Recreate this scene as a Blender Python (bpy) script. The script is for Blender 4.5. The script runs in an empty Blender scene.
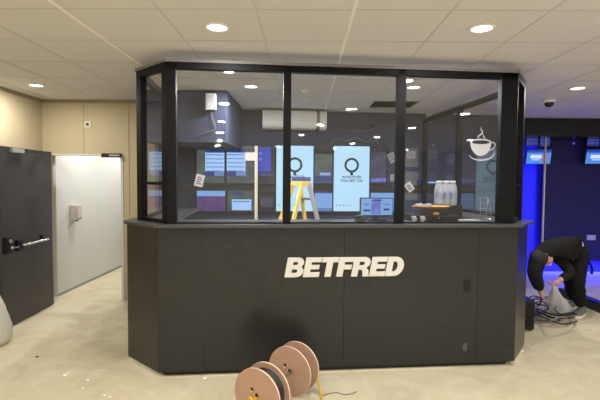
import bpy, bmesh, math, random
from mathutils import Vector, Matrix, Euler, noise as mnoise
random.seed(7)
S = bpy.context.scene
COL = S.collection
PI = math.pi
R = math.radians

# ------------------------------------------------------------------ camera
F, H = 433.0, 1.62
M3 = (Matrix.Rotation(R(.66), 3, 'Z') @ Matrix.Rotation(-R(2.5), 3, 'X') @ Matrix.Rotation(-.008, 3, 'Y'))
EYE = Vector((0, 0, H))
def ray(px, py): return M3 @ Vector(((px-300)/F, 1, (200-py)/F))
def onz(px, py, z=0.0):
    d = ray(px, py); return EYE + d*((z-H)/d.z)
def ony(px, py, y):
    d = ray(px, py); return EYE + d*(y/d.y)
cam = bpy.data.cameras.new('camera'); camo = bpy.data.objects.new('camera', cam); COL.objects.link(camo)
cam.sensor_width = 36; cam.lens = F/600*36; cam.clip_start = .05
camo.matrix_world = Matrix.Translation(EYE) @ (M3 @ Matrix.Rotation(PI/2, 3, 'X')).to_4x4()
S.camera = camo

# kiosk frame of reference: u along its front, n into it
A0 = onz(158.5, 372.5, .05); A0.z = 0
BA = R(6.0)
BM = Matrix.Translation(A0) @ Matrix.Rotation(BA, 4, 'Z')
BI = BM.inverted()
def onn(px, py, n):
    """pixel -> (u, z) on the kiosk plane n"""
    o = BI @ EYE; d = BI.to_3x3() @ ray(px, py)
    p = o + d*((n-o.y)/d.y); return p.x, p.z
def W(u, n, z=0): return BM @ Vector((u, n, z))

# ------------------------------------------------------------------ materials
def srgb(r, g, b):
    f = lambda c: (c/255/12.92 if c/255 <= .04045 else ((c/255+.055)/1.055)**2.4)
    return (f(r), f(g), f(b), 1)
def new_mat(name):
    m = bpy.data.materials.new(name); m.use_nodes = True
    nt = m.node_tree; return m, nt, nt.nodes['Principled BSDF']
def mat(name, col, rough=.6, metal=0, var=.06, scale=8, bump=0, spec=.5, detail=4):
    m, nt, b = new_mat(name)
    b.inputs['Roughness'].default_value = rough; b.inputs['Metallic'].default_value = metal
    b.inputs['Specular IOR Level'].default_value = spec
    tc = nt.nodes.new('ShaderNodeTexCoord'); no = nt.nodes.new('ShaderNodeTexNoise')
    no.inputs['Scale'].default_value = scale; no.inputs['Detail'].default_value = detail
    nt.links.new(tc.outputs['Object'], no.inputs['Vector'])
    mix = nt.nodes.new('ShaderNodeMix'); mix.data_type = 'RGBA'
    c = col[:3]
    mix.inputs[6].default_value = (*[max(0, x*(1-var)) for x in c], 1)
    mix.inputs[7].default_value = (*[min(1, x*(1+var)) for x in c], 1)
    nt.links.new(no.outputs['Fac'], mix.inputs[0]); nt.links.new(mix.outputs[2], b.inputs['Base Color'])
    if bump:
        bp = nt.nodes.new('ShaderNodeBump'); bp.inputs['Strength'].default_value = bump; bp.inputs['Distance'].default_value = .01
        nt.links.new(no.outputs['Fac'], bp.inputs['Height']); nt.links.new(bp.outputs['Normal'], b.inputs['Normal'])
    return m
def emit(name, col, st=1.0, var=0, scale=20, col2=None):
    m = bpy.data.materials.new(name); m.use_nodes = True; nt = m.node_tree
    b = nt.nodes['Principled BSDF']; b.inputs['Base Color'].default_value = (.01, .01, .01, 1); b.inputs['Roughness'].default_value = .25
    b.inputs['Emission Strength'].default_value = st; b.inputs['Emission Color'].default_value = col
    if col2:
        tc = nt.nodes.new('ShaderNodeTexCoord'); no = nt.nodes.new('ShaderNodeTexNoise'); no.inputs['Scale'].default_value = scale
        no.inputs['Detail'].default_value = 3
        nt.links.new(tc.outputs['Object'], no.inputs['Vector'])
        mr = nt.nodes.new('ShaderNodeMapRange'); mr.inputs[1].default_value = .35; mr.inputs[2].default_value = .65
        nt.links.new(no.outputs['Fac'], mr.inputs[0])
        mx = nt.nodes.new('ShaderNodeMix'); mx.data_type = 'RGBA'; mx.inputs[6].default_value = col; mx.inputs[7].default_value = col2
        nt.links.new(mr.outputs[0], mx.inputs[0]); nt.links.new(mx.outputs[2], b.inputs['Emission Color'])
    return m
def milky(name, col, f):
    m = glass_mat(name, (.95, .96, .97), .12, .08); nt = m.node_tree
    out = next(n for n in nt.nodes if n.type == 'OUTPUT_MATERIAL'); old = out.inputs[0].links[0].from_socket
    d = nt.nodes.new('ShaderNodeBsdfDiffuse'); d.inputs[0].default_value = col
    no = nt.nodes.new('ShaderNodeTexNoise'); no.inputs['Scale'].default_value = 40
    mr = nt.nodes.new('ShaderNodeMapRange'); mr.inputs[1].default_value = .4; mr.inputs[2].default_value = .6; mr.inputs[3].default_value = f*.5; mr.inputs[4].default_value = f*1.4
    nt.links.new(no.outputs['Fac'], mr.inputs[0])
    mx = nt.nodes.new('ShaderNodeMixShader'); nt.links.new(mr.outputs[0], mx.inputs[0])
    nt.links.new(old, mx.inputs[1]); nt.links.new(d.outputs[0], mx.inputs[2]); nt.links.new(mx.outputs[0], out.inputs[0]); return m
def glass_mat(name, tint=(.96, .965, .975), base=.04, rough=0.0):
    m = bpy.data.materials.new(name); m.use_nodes = True; nt = m.node_tree; nt.nodes.clear()
    out = nt.nodes.new('ShaderNodeOutputMaterial'); mix = nt.nodes.new('ShaderNodeMixShader')
    tr = nt.nodes.new('ShaderNodeBsdfTransparent'); tr.inputs[0].default_value = (*tint, 1)
    gl = nt.nodes.new('ShaderNodeBsdfGlossy'); gl.inputs['Roughness'].default_value = rough; gl.inputs[0].default_value = (1, 1, 1, 1)
    lw = nt.nodes.new('ShaderNodeLayerWeight'); lw.inputs[0].default_value = .5
    pw = nt.nodes.new('ShaderNodeMath'); pw.operation = 'POWER'; pw.inputs[1].default_value = 5
    ma = nt.nodes.new('ShaderNodeMath'); ma.operation = 'MULTIPLY_ADD'; ma.inputs[1].default_value = .9; ma.inputs[2].default_value = base
    nt.links.new(lw.outputs['Facing'], pw.inputs[0]); nt.links.new(pw.outputs[0], ma.inputs[0]); nt.links.new(ma.outputs[0], mix.inputs[0])
    nt.links.new(tr.outputs[0], mix.inputs[1]); nt.links.new(gl.outputs[0], mix.inputs[2]); nt.links.new(mix.outputs[0], out.inputs[0])
    return m

MT = {}
MT['beige'] = mat('beige_paint', srgb(182, 168, 136), .75, scale=2, var=.04)
MT['white'] = mat('white_paint', srgb(206, 206, 202), .6, scale=2, var=.03)
MT['backwall'] = mat('slate_blue_paint', srgb(66, 72, 94), .85, scale=3, var=.05, spec=.1)
MT['darkbulk'] = mat('black_paint', srgb(20, 20, 24), .5, scale=3)
MT['rearwall'] = mat('grey_paint', srgb(172, 170, 166), .8, scale=2)
MT['bluewall'] = mat('blue_lit_wall', srgb(70, 70, 190), .7, scale=2)  # pale wall; the blue LED light is put into its colour
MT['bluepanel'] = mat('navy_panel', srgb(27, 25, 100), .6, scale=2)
MT['soffit'] = mat('gloss_black_soffit', srgb(18, 18, 24), .22, scale=3)
MT['black'] = mat('satin_black_metal', srgb(8, 8, 11), .5, scale=20, var=.1, spec=.18)
MT['laminate'] = None
MT['worktop'] = mat('dark_grey_worktop', srgb(64, 64, 66), .32, scale=14, var=.12)
MT['plinth'] = mat('black_plinth', srgb(14, 14, 15), .5)
MT['door'] = mat('charcoal_door_paint', srgb(54, 51, 53), .45, scale=3, var=.06)
MT['chrome'] = mat('brushed_steel', srgb(190, 190, 195), .25, 1, scale=30)
MT['steelblack'] = mat('black_steel', srgb(32, 32, 36), .3, .6)
MT['plasticw'] = mat('white_plastic', srgb(226, 226, 224), .4, scale=10, var=.03)
MT['plasticg'] = mat('grey_plastic', srgb(150, 148, 146), .45, scale=10)
MT['plasticb'] = mat('black_plastic', srgb(20, 20, 22), .4, scale=10)
MT['letter'] = mat('warm_white_acrylic', srgb(208, 206, 198), .5, scale=10, var=.03)
MT['decal'] = mat('pale_vinyl', srgb(172, 174, 178), .5, scale=10, var=.03)
MT['paper'] = mat('white_paper', srgb(165, 165, 172), .8, scale=10, var=.03)
MT['ink'] = mat('dark_ink', srgb(60, 60, 66), .7)
MT['mdf'] = mat('pinkish_fibreboard', srgb(172, 138, 116), .75, scale=14, var=.12)
MT['mdfedge'] = mat('pale_board_edge', srgb(226, 202, 172), .8, scale=30, var=.1)
MT['cableb'] = mat('black_cable', srgb(26, 26, 28), .4)
MT['cableg'] = mat('grey_cable', srgb(110, 108, 106), .5)
MT['yellow'] = mat('yellow_cable', srgb(208, 168, 44), .45, var=.08)
MT['fibre'] = mat('yellow_fibreglass', srgb(240, 208, 110), .5, var=.06)
MT['alu'] = mat('aluminium', srgb(200, 202, 205), .4, .7, scale=20)
MT['bluecap'] = mat('blue_plastic', srgb(70, 84, 140), .5)
MT['orange'] = mat('orange_board', srgb(214, 150, 50), .6, var=.12, scale=30)
MT['cloth'] = mat('black_cloth', srgb(30, 29, 28), .95, scale=40, var=.25, bump=.25, spec=.2)
MT['trousers'] = mat('black_work_cloth', srgb(24, 24, 25), .95, scale=40, var=.25, bump=.25, spec=.2)
MT['skin'] = mat('skin', srgb(196, 150, 124), .55, var=.06, scale=20)
MT['hair'] = mat('dark_hair', srgb(17, 14, 13), .7, scale=60, var=.4, bump=.4)
MT['shoe'] = mat('dark_trainer', srgb(112, 110, 108), .6)
MT['sole'] = mat('white_rubber', srgb(225, 222, 214), .6)
MT['sack'] = mat('pale_woven_sack', srgb(196, 192, 178), .9, scale=50, var=.2, bump=.5)
MT['crumb'] = mat('white_plaster', srgb(236, 232, 220), .9)
MT['dark_void'] = mat('dark_void', srgb(34, 34, 38), .9)
MT['pole'] = mat('cream_metal', srgb(216, 204, 186), .5)
MT['grille'] = mat('pale_lamp_trim', srgb(236, 236, 234), .4)
MT['grey_band'] = mat('grey_strip', srgb(120, 114, 118), .5)
MT['skirting'] = mat('grey_skirting', srgb(150, 146, 138), .7, var=.3, scale=6)
MT['posterpanel'] = mat('grey_board', srgb(104, 104, 112), .6)
MT['glass'] = glass_mat('clear_glass')
MT['pet'] = milky('clear_bottle', (.8, .82, .88, 1), .4)
MT['bag'] = None

def laminate():
    m, nt, b = new_mat('charcoal_laminate')
    b.inputs['Specular IOR Level'].default_value = .45
    tc = nt.nodes.new('ShaderNodeTexCoord')
    n1 = nt.nodes.new('ShaderNodeTexNoise'); n1.inputs['Scale'].default_value = 1.6; n1.inputs['Detail'].default_value = 2
    n2 = nt.nodes.new('ShaderNodeTexNoise'); n2.inputs['Scale'].default_value = 26; n2.inputs['Detail'].default_value = 6
    for n in (n1, n2): nt.links.new(tc.outputs['Object'], n.inputs['Vector'])
    mx = nt.nodes.new('ShaderNodeMix'); mx.data_type = 'RGBA'
    mx.inputs[6].default_value = srgb(33, 33, 33); mx.inputs[7].default_value = srgb(37, 37, 37)
    nt.links.new(n1.outputs['Fac'], mx.inputs[0])
    rp = nt.nodes.new('ShaderNodeMapRange'); rp.inputs[1].default_value = .62; rp.inputs[2].default_value = .8; rp.inputs[4].default_value = .05
    nt.links.new(n2.outputs['Fac'], rp.inputs[0])
    m2 = nt.nodes.new('ShaderNodeMix'); m2.data_type = 'RGBA'; m2.inputs[7].default_value = srgb(72, 71, 68)
    nt.links.new(rp.outputs[0], m2.inputs[0]); nt.links.new(mx.outputs[2], m2.inputs[6]); nt.links.new(m2.outputs[2], b.inputs['Base Color'])
    r2 = nt.nodes.new('ShaderNodeMapRange'); r2.inputs[3].default_value = .25; r2.inputs[4].default_value = .31
    nt.links.new(n1.outputs['Fac'], r2.inputs[0]); nt.links.new(r2.outputs[0], b.inputs['Roughness'])
    return m
MT['laminate'] = laminate()

def floor_mat():
    m, nt, b = new_mat('dusty_screed'); L = nt.links
    tc = nt.nodes.new('ShaderNodeTexCoord')
    def N(sc, det=6, dist=0, ro=.55):
        n = nt.nodes.new('ShaderNodeTexNoise'); n.inputs['Scale'].default_value = sc; n.inputs['Detail'].default_value = det
        n.inputs['Distortion'].default_value = dist; n.inputs['Roughness'].default_value = ro; L.new(tc.outputs['Object'], n.inputs['Vector']); return n
    def rng(src, a, b_, c=0, d=1):
        r = nt.nodes.new('ShaderNodeMapRange'); r.inputs[1].default_value = a; r.inputs[2].default_value = b_; r.inputs[3].default_value = c; r.inputs[4].default_value = d
        L.new(src, r.inputs[0]); return r.outputs[0]
    def mix(f, a, bcol):
        x = nt.nodes.new('ShaderNodeMix'); x.data_type = 'RGBA'; L.new(f, x.inputs[0])
        if isinstance(a, tuple): x.inputs[6].default_value = a
        else: L.new(a, x.inputs[6])
        x.inputs[7].default_value = bcol; return x.outputs[2]
    big = N(.7, 5, .6); med = N(2.4, 7, 1.2, .62); fine = N(9, 8, .3, .7); spk = N(38, 5, 0, .7)
    c = mix(rng(big.outputs['Fac'], .38, .62), srgb(203, 192, 163), srgb(194, 181, 150))
    c = mix(rng(med.outputs['Fac'], .5, .62, 0, .6), c, srgb(209, 201, 178))
    c = mix(rng(med.outputs['Fac'], .44, .36, 0, .5), c, srgb(182, 170, 143))
    c = mix(rng(fine.outputs['Fac'], .56, .7, 0, .45), c, srgb(216, 209, 190))
    c = mix(rng(spk.outputs['Fac'], .66, .74, 0, .55), c, srgb(150, 136, 108))
    L.new(c, b.inputs['Base Color']); b.inputs['Roughness'].default_value = .72; b.inputs['Specular IOR Level'].default_value = .35
    bp = nt.nodes.new('ShaderNodeBump'); bp.inputs['Strength'].default_value = .25; bp.inputs['Distance'].default_value = .008
    L.new(med.outputs['Fac'], bp.inputs['Height']); L.new(bp.outputs['Normal'], b.inputs['Normal'])
    return m
MT['floor'] = floor_mat()

GX, GY, T = .29, 2.7, .6
def ceil_mat():
    m, nt, b = new_mat('ceiling_tiles'); L = nt.links
    tc = nt.nodes.new('ShaderNodeTexCoord')
    n = nt.nodes.new('ShaderNodeTexNoise'); n.inputs['Scale'].default_value = 60; n.inputs['Detail'].default_value = 3
    L.new(tc.outputs['Object'], n.inputs['Vector'])
    g = nt.nodes.new('ShaderNodeTexNoise'); g.inputs['Scale'].default_value = .9; L.new(tc.outputs['Object'], g.inputs['Vector'])
    x = nt.nodes.new('ShaderNodeMix'); x.data_type = 'RGBA'; x.inputs[6].default_value = srgb(212, 211, 212); x.inputs[7].default_value = srgb(221, 219, 220)
    L.new(g.outputs['Fac'], x.inputs[0]); L.new(x.outputs[2], b.inputs['Base Color'])
    b.inputs['Roughness'].default_value = .9; b.inputs['Specular IOR Level'].default_value = .2
    bp = nt.nodes.new('ShaderNodeBump'); bp.inputs['Strength'].default_value = .1; bp.inputs['Distance'].default_value = .004
    L.new(n.outputs['Fac'], bp.inputs['Height']); L.new(bp.outputs['Normal'], b.inputs['Normal'])
    return m
MT['ceil'] = ceil_mat()
MT['tbar'] = mat('ceiling_bar_paint', srgb(202, 200, 199), .5, var=.05)
MT['tbarlight'] = mat('ceiling_bar_white', srgb(246, 242, 234), .35, var=.02)
def bag_mat():
    m, nt, b = new_mat('thin_white_plastic')
    b.inputs['Base Color'].default_value = srgb(244, 245, 248); b.inputs['Roughness'].default_value = .35
    b.inputs['Alpha'].default_value = .78
    no = nt.nodes.new('ShaderNodeTexNoise'); no.inputs['Scale'].default_value = 18; no.inputs['Distortion'].default_value = 2
    bp = nt.nodes.new('ShaderNodeBump'); bp.inputs['Strength'].default_value = .8; bp.inputs['Distance'].default_value = .02
    nt.links.new(no.outputs['Fac'], bp.inputs['Height']); nt.links.new(bp.outputs['Normal'], b.inputs['Normal'])
    return m
MT['bag'] = bag_mat()
# screens
E = {}
E['poster'] = emit('poster_light', srgb(180, 222, 248), 1.12)
E['dark'] = emit('screen_dark', srgb(16, 18, 30), .6)
E['ink'] = emit('screen_ink', srgb(22, 36, 50), .5)
E['blue'] = emit('screen_blue', srgb(28, 62, 190), .9)
E['navy'] = emit('screen_navy', srgb(34, 52, 120), .9)
E['table'] = emit('screen_table', srgb(152, 190, 238), 1.2)
E['table2'] = emit('screen_table_row', srgb(104, 142, 204), .9)
E['race'] = emit('screen_race', srgb(60, 78, 80), .7, col2=srgb(86, 98, 104), scale=9)
E['grass'] = emit('screen_grass', srgb(58, 84, 66), .7, col2=srgb(88, 104, 100), scale=7)
E['purple'] = emit('screen_purple', srgb(70, 54, 130), .8, col2=srgb(112, 70, 120), scale=30)
E['lav'] = emit('screen_lavender', srgb(120, 140, 220), .9, col2=srgb(90, 100, 190), scale=16)
E['person'] = emit('screen_portrait', srgb(48, 50, 84), .7, col2=srgb(90, 84, 110), scale=6)
E['ltblue'] = emit('screen_light_blue', srgb(128, 176, 236), .9)
E['white'] = emit('screen_white', srgb(210, 225, 245), 1.0)
E['cyan'] = emit('screen_cyan', srgb(70, 140, 230), 1.0)
E['red'] = emit('screen_red', srgb(210, 90, 100), .9)
E['led'] = emit('blue_led', (.02, .02, 1, 1), 6.0)
E['hdr'] = emit('header_blue', srgb(44, 52, 150), .7); E['hdr2'] = emit('header_blue_light', srgb(74, 86, 170), .7)
E['plate'] = mat('pale_plate', srgb(190, 186, 235), .5)

# ------------------------------------------------------------------ mesh building
class MB:
    def __init__(s): s.bm = bmesh.new(); s.mi = 0; s.mats = []
    def use(s, m):
        if m not in s.mats: s.mats.append(m)
        s.mi = s.mats.index(m); return s
    def faces(s, vs, fs, smooth=False):
        bv = [s.bm.verts.new(v) for v in vs]
        for f in fs:
            try:
                fc = s.bm.faces.new([bv[i] for i in f]); fc.material_index = s.mi; fc.smooth = smooth
            except ValueError: pass
        return bv
    def box(s, x0, x1, y0, y1, z0, z1, mx=None):
        vs = [Vector((x, y, z)) for z in (z0, z1) for y in (y0, y1) for x in (x0, x1)]
        if mx: vs = [mx @ v for v in vs]
        s.faces(vs, [(0,2,3,1),(4,5,7,6),(0,1,5,4),(2,6,7,3),(0,4,6,2),(1,3,7,5)]); return s
    def bar(s, p0, p1, w, d, up=Vector((0, 0, 1))):
        p0, p1 = Vector(p0), Vector(p1); z = (p1-p0).normalized(); x = up.cross(z)
        if x.length < 1e-4: x = Vector((1, 0, 0)).cross(z)
        x.normalize(); y = z.cross(x)
        vs = [p + x*a*w/2 + y*b*d/2 for p in (p0, p1) for b in (-1, 1) for a in (-1, 1)]
        s.faces(vs, [(0,2,3,1),(4,5,7,6),(0,1,5,4),(2,6,7,3),(0,4,6,2),(1,3,7,5)]); return s
    def cyl(s, p0, p1, r0, r1=None, n=20, cap=True):
        return s.tube([p0, p1], [r0, r0 if r1 is None else r1], n, cap)
    def tube(s, pts, r, n=8, cap=True):
        pts = [Vector(p) for p in pts]; k = len(pts)
        rs = r if isinstance(r, (list, tuple)) else [r]*k
        vs = []; t0 = None; x = None
        for i, p in enumerate(pts):
            t = (pts[min(i+1, k-1)]-pts[max(i-1, 0)]).normalized()
            if x is None:
                x = t.orthogonal().normalized()
            else:
                x = (x - t*x.dot(t)); x = x.normalized() if x.length > 1e-5 else t.orthogonal().normalized()
            y = t.cross(x)
            for j in range(n):
                a = 2*PI*j/n; vs.append(p + (x*math.cos(a)+y*math.sin(a))*rs[i])
        fs = [(i*n+j, i*n+(j+1) % n, (i+1)*n+(j+1) % n, (i+1)*n+j) for i in range(k-1) for j in range(n)]
        bv = s.faces(vs, fs, True)
        if cap:
            for ring in (bv[:n][::-1], bv[-n:]):
                f = s.bm.faces.new(ring); f.material_index = s.mi
        return s
    def lathe(s, prof, n=32, mx=None, cap=True):
        """prof: list of (r, z)"""
        vs = []
        for r, z in prof:
            for j in range(n):
                a = 2*PI*j/n; v = Vector((r*math.cos(a), r*math.sin(a), z)); vs.append(mx @ v if mx else v)
        k = len(prof)
        fs = [(i*n+j, i*n+(j+1) % n, (i+1)*n+(j+1) % n, (i+1)*n+j) for i in range(k-1) for j in range(n)]
        bv = s.faces(vs, fs, True)
        if cap:
            for ring in (bv[:n][::-1], bv[-n:]):
                f = s.bm.faces.new(ring); f.material_index = s.mi
        return s
    def prism(s, poly, z0, z1, mx=None):
        k = len(poly)
        vs = [Vector((*p, z0)) for p in poly]+[Vector((*p, z1)) for p in poly]
        if mx: vs = [mx @ v for v in vs]
        s.faces(vs, [tuple(range(k))[::-1], tuple(range(k, 2*k))]+[(i, (i+1) % k, k+(i+1) % k, k+i) for i in range(k)]); return s
    def mesh(s, me, mx):
        s.faces([mx @ v.co for v in me.vertices], [tuple(p.vertices) for p in me.polygons]); return s
    def ico(s, c, r, sub=2, sc=(1, 1, 1), rot=None):
        m = Matrix.Translation(c) @ (rot.to_4x4() if rot else Matrix.Identity(4)) @ Matrix.Diagonal((*[r*k for k in sc], 1))
        b = bmesh.new(); bmesh.ops.create_icosphere(b, subdivisions=sub, radius=1); me = bpy.data.meshes.new('t'); b.to_mesh(me); b.free()
        s.faces([m @ v.co for v in me.vertices], [tuple(p.vertices) for p in me.polygons], True); bpy.data.meshes.remove(me); return s
    def build(s, name, m=None, parent=None, bevel=0, loc=None, mxinv=None, smooth=None, solid=False):
        bm = s.bm
        if mxinv is not None: bmesh.ops.transform(bm, matrix=mxinv, verts=bm.verts)
        bmesh.ops.recalc_face_normals(bm, faces=bm.faces)
        if bevel:
            bmesh.ops.bevel(bm, geom=[e for e in bm.edges if len(e.link_faces) == 2 and e.calc_face_angle(0) > .6], offset=bevel, segments=2, affect='EDGES', profile=.7)
        if smooth is not None:
            for f in bm.faces: f.smooth = smooth
        if loc is not None: bmesh.ops.translate(bm, vec=-Vector(loc), verts=bm.verts)
        me = bpy.data.meshes.new(name); bm.to_mesh(me); bm.free()
        for x in ([m] if m else s.mats): me.materials.append(x)
        o = bpy.data.objects.new(name, me); COL.objects.link(o)
        if loc is not None: o.location = loc
        if parent: o.parent = parent
        return o
def tag(o, label, cat, group=None, kind=None):
    o['label'] = label; o['category'] = cat
    if group: o['group'] = group
    if kind: o['kind'] = kind
    return o
def thing(name, label, cat, loc=(0, 0, 0), rot=(0, 0, 0), group=None, kind=None):
    o = bpy.data.objects.new(name, None); COL.objects.link(o); o.location = loc; o.rotation_euler = rot
    o.empty_display_size = .1
    return tag(o, label, cat, group, kind)
def struct(mb, name, m, label=None, bevel=0):
    o = mb.build(name, m, bevel=bevel); o['kind'] = 'structure'; o['category'] = 'structure'
    o['category'] = name.split('_')[0]
    if label: o['label'] = label
    return o
def copy_tree(o, loc=None, rotz=None, label=None, parent=None):
    c = o.copy(); COL.objects.link(c); c.parent = parent
    for ch in list(o.children): copy_tree(ch, parent=c)
    if loc is not None: c.location = loc
    if rotz is not None: c.rotation_euler.z = rotz
    if label: c['label'] = label
    return c
def inv(o): return (Matrix.Translation(o.location) @ o.rotation_euler.to_matrix().to_4x4()).inverted()

def curve_mesh(polys, depth, bevel=0):
    """closed 2D polygons (holes allowed) -> solid mesh, centred on z=0"""
    cu = bpy.data.curves.new('c', 'CURVE'); cu.dimensions = '2D'; cu.fill_mode = 'BOTH'; cu.extrude = depth/2; cu.bevel_depth = bevel
    for p in polys:
        sp = cu.splines.new('POLY'); sp.points.add(len(p)-1); sp.use_cyclic_u = True
        for q, (x, y) in zip(sp.points, p): q.co = (x, y, 0, 1)
    o = bpy.data.objects.new('c', cu); COL.objects.link(o)
    me = bpy.data.meshes.new_from_object(o.evaluated_get(bpy.context.evaluated_depsgraph_get()))
    bpy.data.objects.remove(o); bpy.data.curves.remove(cu); return me
def text_mesh(txt, size, depth=.001, off=0.0, align='CENTER'):
    cu = bpy.data.curves.new('t', 'FONT'); cu.body = txt; cu.size = size; cu.extrude = depth/2; cu.align_x = align; cu.align_y = 'CENTER'; cu.offset = off
    o = bpy.data.objects.new('t', cu); COL.objects.link(o)
    me = bpy.data.meshes.new_from_object(o.evaluated_get(bpy.context.evaluated_depsgraph_get()))
    bpy.data.objects.remove(o); bpy.data.curves.remove(cu); return me
UPRIGHT = Matrix.Rotation(PI/2, 4, 'X')      # xy drawing -> xz plane, front towards -y
def ell(cx, cy, rx, ry, a0=0, a1=360, n=40):
    full = abs(a1-a0) >= 360
    return [(cx+rx*math.cos(R(a0+(a1-a0)*i/(n if full else n-1))), cy+ry*math.sin(R(a0+(a1-a0)*i/(n if full else n-1)))) for i in range(n)]
def spline(pts, n=8):
    pts = [Vector(p) for p in pts]; out = []
    for i in range(len(pts)-1):
        p0, p1, p2, p3 = pts[max(i-1, 0)], pts[i], pts[i+1], pts[min(i+2, len(pts)-1)]
        for k in range(n):
            t = k/n
            out.append(.5*((2*p1)+(p2-p0)*t+(2*p0-5*p1+4*p2-p3)*t*t+(3*p1-p0-3*p2+p3)*t**3))
    return out+[pts[-1]]
def ribbon(pts, w):
    """outline of a stroke through 2D points; w: width or list"""
    P = spline([(*p, 0) for p in pts], 6); k = len(P); l, r = [], []
    for i, p in enumerate(P):
        t = (P[min(i+1, k-1)]-P[max(i-1, 0)]).normalized(); nrm = Vector((-t.y, t.x, 0))
        f = i/(k-1); ww = w if not isinstance(w, (list, tuple)) else w[0]+(w[1]-w[0])*f if len(w) == 2 else (w[0]+(w[1]-w[0])*f*2 if f < .5 else w[1]+(w[2]-w[1])*(f-.5)*2)
        l.append((p+nrm*ww/2)[:2]); r.append((p-nrm*ww/2)[:2])
    return l+r[::-1]

# ------------------------------------------------------------------ the room
CZ = 2.67
XL, XR, YB, YF = -3.50, 7.2, -7.0, 5.75
mb = MB(); mb.box(-5, 8, -7.6, 11, -.1, 0); struct(mb, 'floor', MT['floor'], 'dusty beige screed floor')

# ceiling: one face per tile, two tiles missing, plenum above
mb = MB(); xs = [GX+T*i for i in range(-8, 13)]; ys = [GY+T*j for j in range(-17, 15)]
holes = {(-3, 5), (1, 5)}
mb.use(MT['ceil'])
for i in range(-9, 13):
    for j in range(-17, 15):
        if (i, j) in holes: continue
        x0, y0 = GX+T*i, GY+T*j
        mb.box(x0, x0+T, y0, y0+T, CZ, CZ+.02)
mb.use(MT['dark_void']); mb.box(-6, 9, -8, 12, CZ+.4, CZ+.45)
o = mb.build('ceiling'); o['kind'] = 'structure'; o['category'] = 'ceiling'; o['label'] = 'suspended ceiling of pale square tiles with two tiles missing'
mb = MB()
for i in range(-8, 14):
    x = GX+T*i; mb.use(MT['tbarlight'] if i in (-3, 0) else MT['tbar']); w = .011 if i in (-3, 0) else .006
    mb.box(x-w, x+w, -7.5, 11, CZ-.003, CZ-.0005)
for j in range(-17, 15):
    y = GY+T*j; mb.use(MT['tbar']); mb.box(-5, 8, y-.006, y+.006, CZ-.0025, CZ-.0005)
o = mb.build('trim_1'); o['kind'] = 'structure'; o['category'] = 'ceiling grid'; o['label'] = 'thin metal bars of the suspended ceiling grid'

# left side: beige walls, opening and white corridor
DX0, DX1, DZ = -3.445, -2.425, 1.955
mb = MB(); mb.box(XL-.15, XL, YB, YF, 0, CZ); struct(mb, 'wall_left', MT['beige'], 'beige painted wall above the dark door')
mb = MB(); mb.box(XL-.15, DX0, YF, YF+.14, 0, CZ); mb.box(DX0, DX1, YF, YF+.14, DZ, CZ); mb.box(DX1, -2.0, YF, YF+.14, 0, CZ)
struct(mb, 'wall_back_left', MT['beige'], 'beige wall with the opening to the white corridor')
mb = MB(); mb.box(XL-.1, XL+.09, YF+.14, 10.5, 0, CZ); struct(mb, 'wall_corridor_left', MT['white'], 'white corridor wall with the soap dispenser')
mb = MB(); mb.box(-2.3, -2.2, YF+.14, 10.5, 0, CZ); struct(mb, 'wall_corridor_right', MT['white'])
mb = MB(); mb.box(XL-.1, -2.2, 10.4, 10.5, 0, CZ); struct(mb, 'wall_corridor_end', MT['white'])
mb = MB(); mb.box(XL+.09, XL+.105, YF+.16, 10.4, 0, .032); struct(mb, 'baseboard_corridor', MT['skirting'], 'thin scuffed grey skirting along the white corridor wall')
mb = MB(); w = .018
mb.box(DX1-.03, DX1, YF-.012, YF+.14, 0, DZ); mb.box(DX0, DX1, YF-.012, YF+.14, DZ-.015, DZ); struct(mb, 'trim_2', MT['white'], 'pale frame lining the corridor opening')
# vertical cover strips on the beige wall
mb = MB(); p = ony(83, 130, YF); mb.box(p.x-.012, p.x+.012, YF-.008, YF, DZ+.02, CZ-.01); q = ony(128, 130, YF); mb.box(q.x-.012, q.x+.012, YF-.008, YF, .02, CZ-.01)
struct(mb, 'trim_3', MT['beige'], 'slim cover strips on the beige wall')
mb = MB(); mb.box(XL, XL+.02, YB, YF, CZ-.035, CZ); mb.box(XL, -2.0, YF-.02, YF, CZ-.035, CZ); struct(mb, 'trim_4', mat('shadow_gap_trim', srgb(150, 138, 122), .7), 'slim brown-grey edge trim where the beige walls meet the ceiling')

# back wall behind the kiosk, in the kiosk's own direction
NB = 2.95
def bbox_k(mb, u0, u1, n0, n1, z0, z1): return mb.box(u0, u1, n0, n1, z0, z1, BM)
mb = MB(); bbox_k(mb, -.85, 4.78, NB, NB+.12, 0, CZ); struct(mb, 'wall_back', MT['backwall'], 'slate blue wall behind the kiosk')
mb = MB(); mb.box(-1.9, -.93, 5.08, 6.6, 2.065, CZ); struct(mb, 'trim_5', MT['backwall'], 'slate blue bulkhead hanging at the left behind the kiosk glass')
mb = MB(); u0, z = onn(176, 187, NB-.03); u1, _ = onn(500, 187, NB-.03); bbox_k(mb, u0-.3, u1+.3, NB-.05, NB, z-.05, z+.05)
struct(mb, 'trim_6', MT['darkbulk'], 'black rail across the back wall between two rows of screens')
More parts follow.
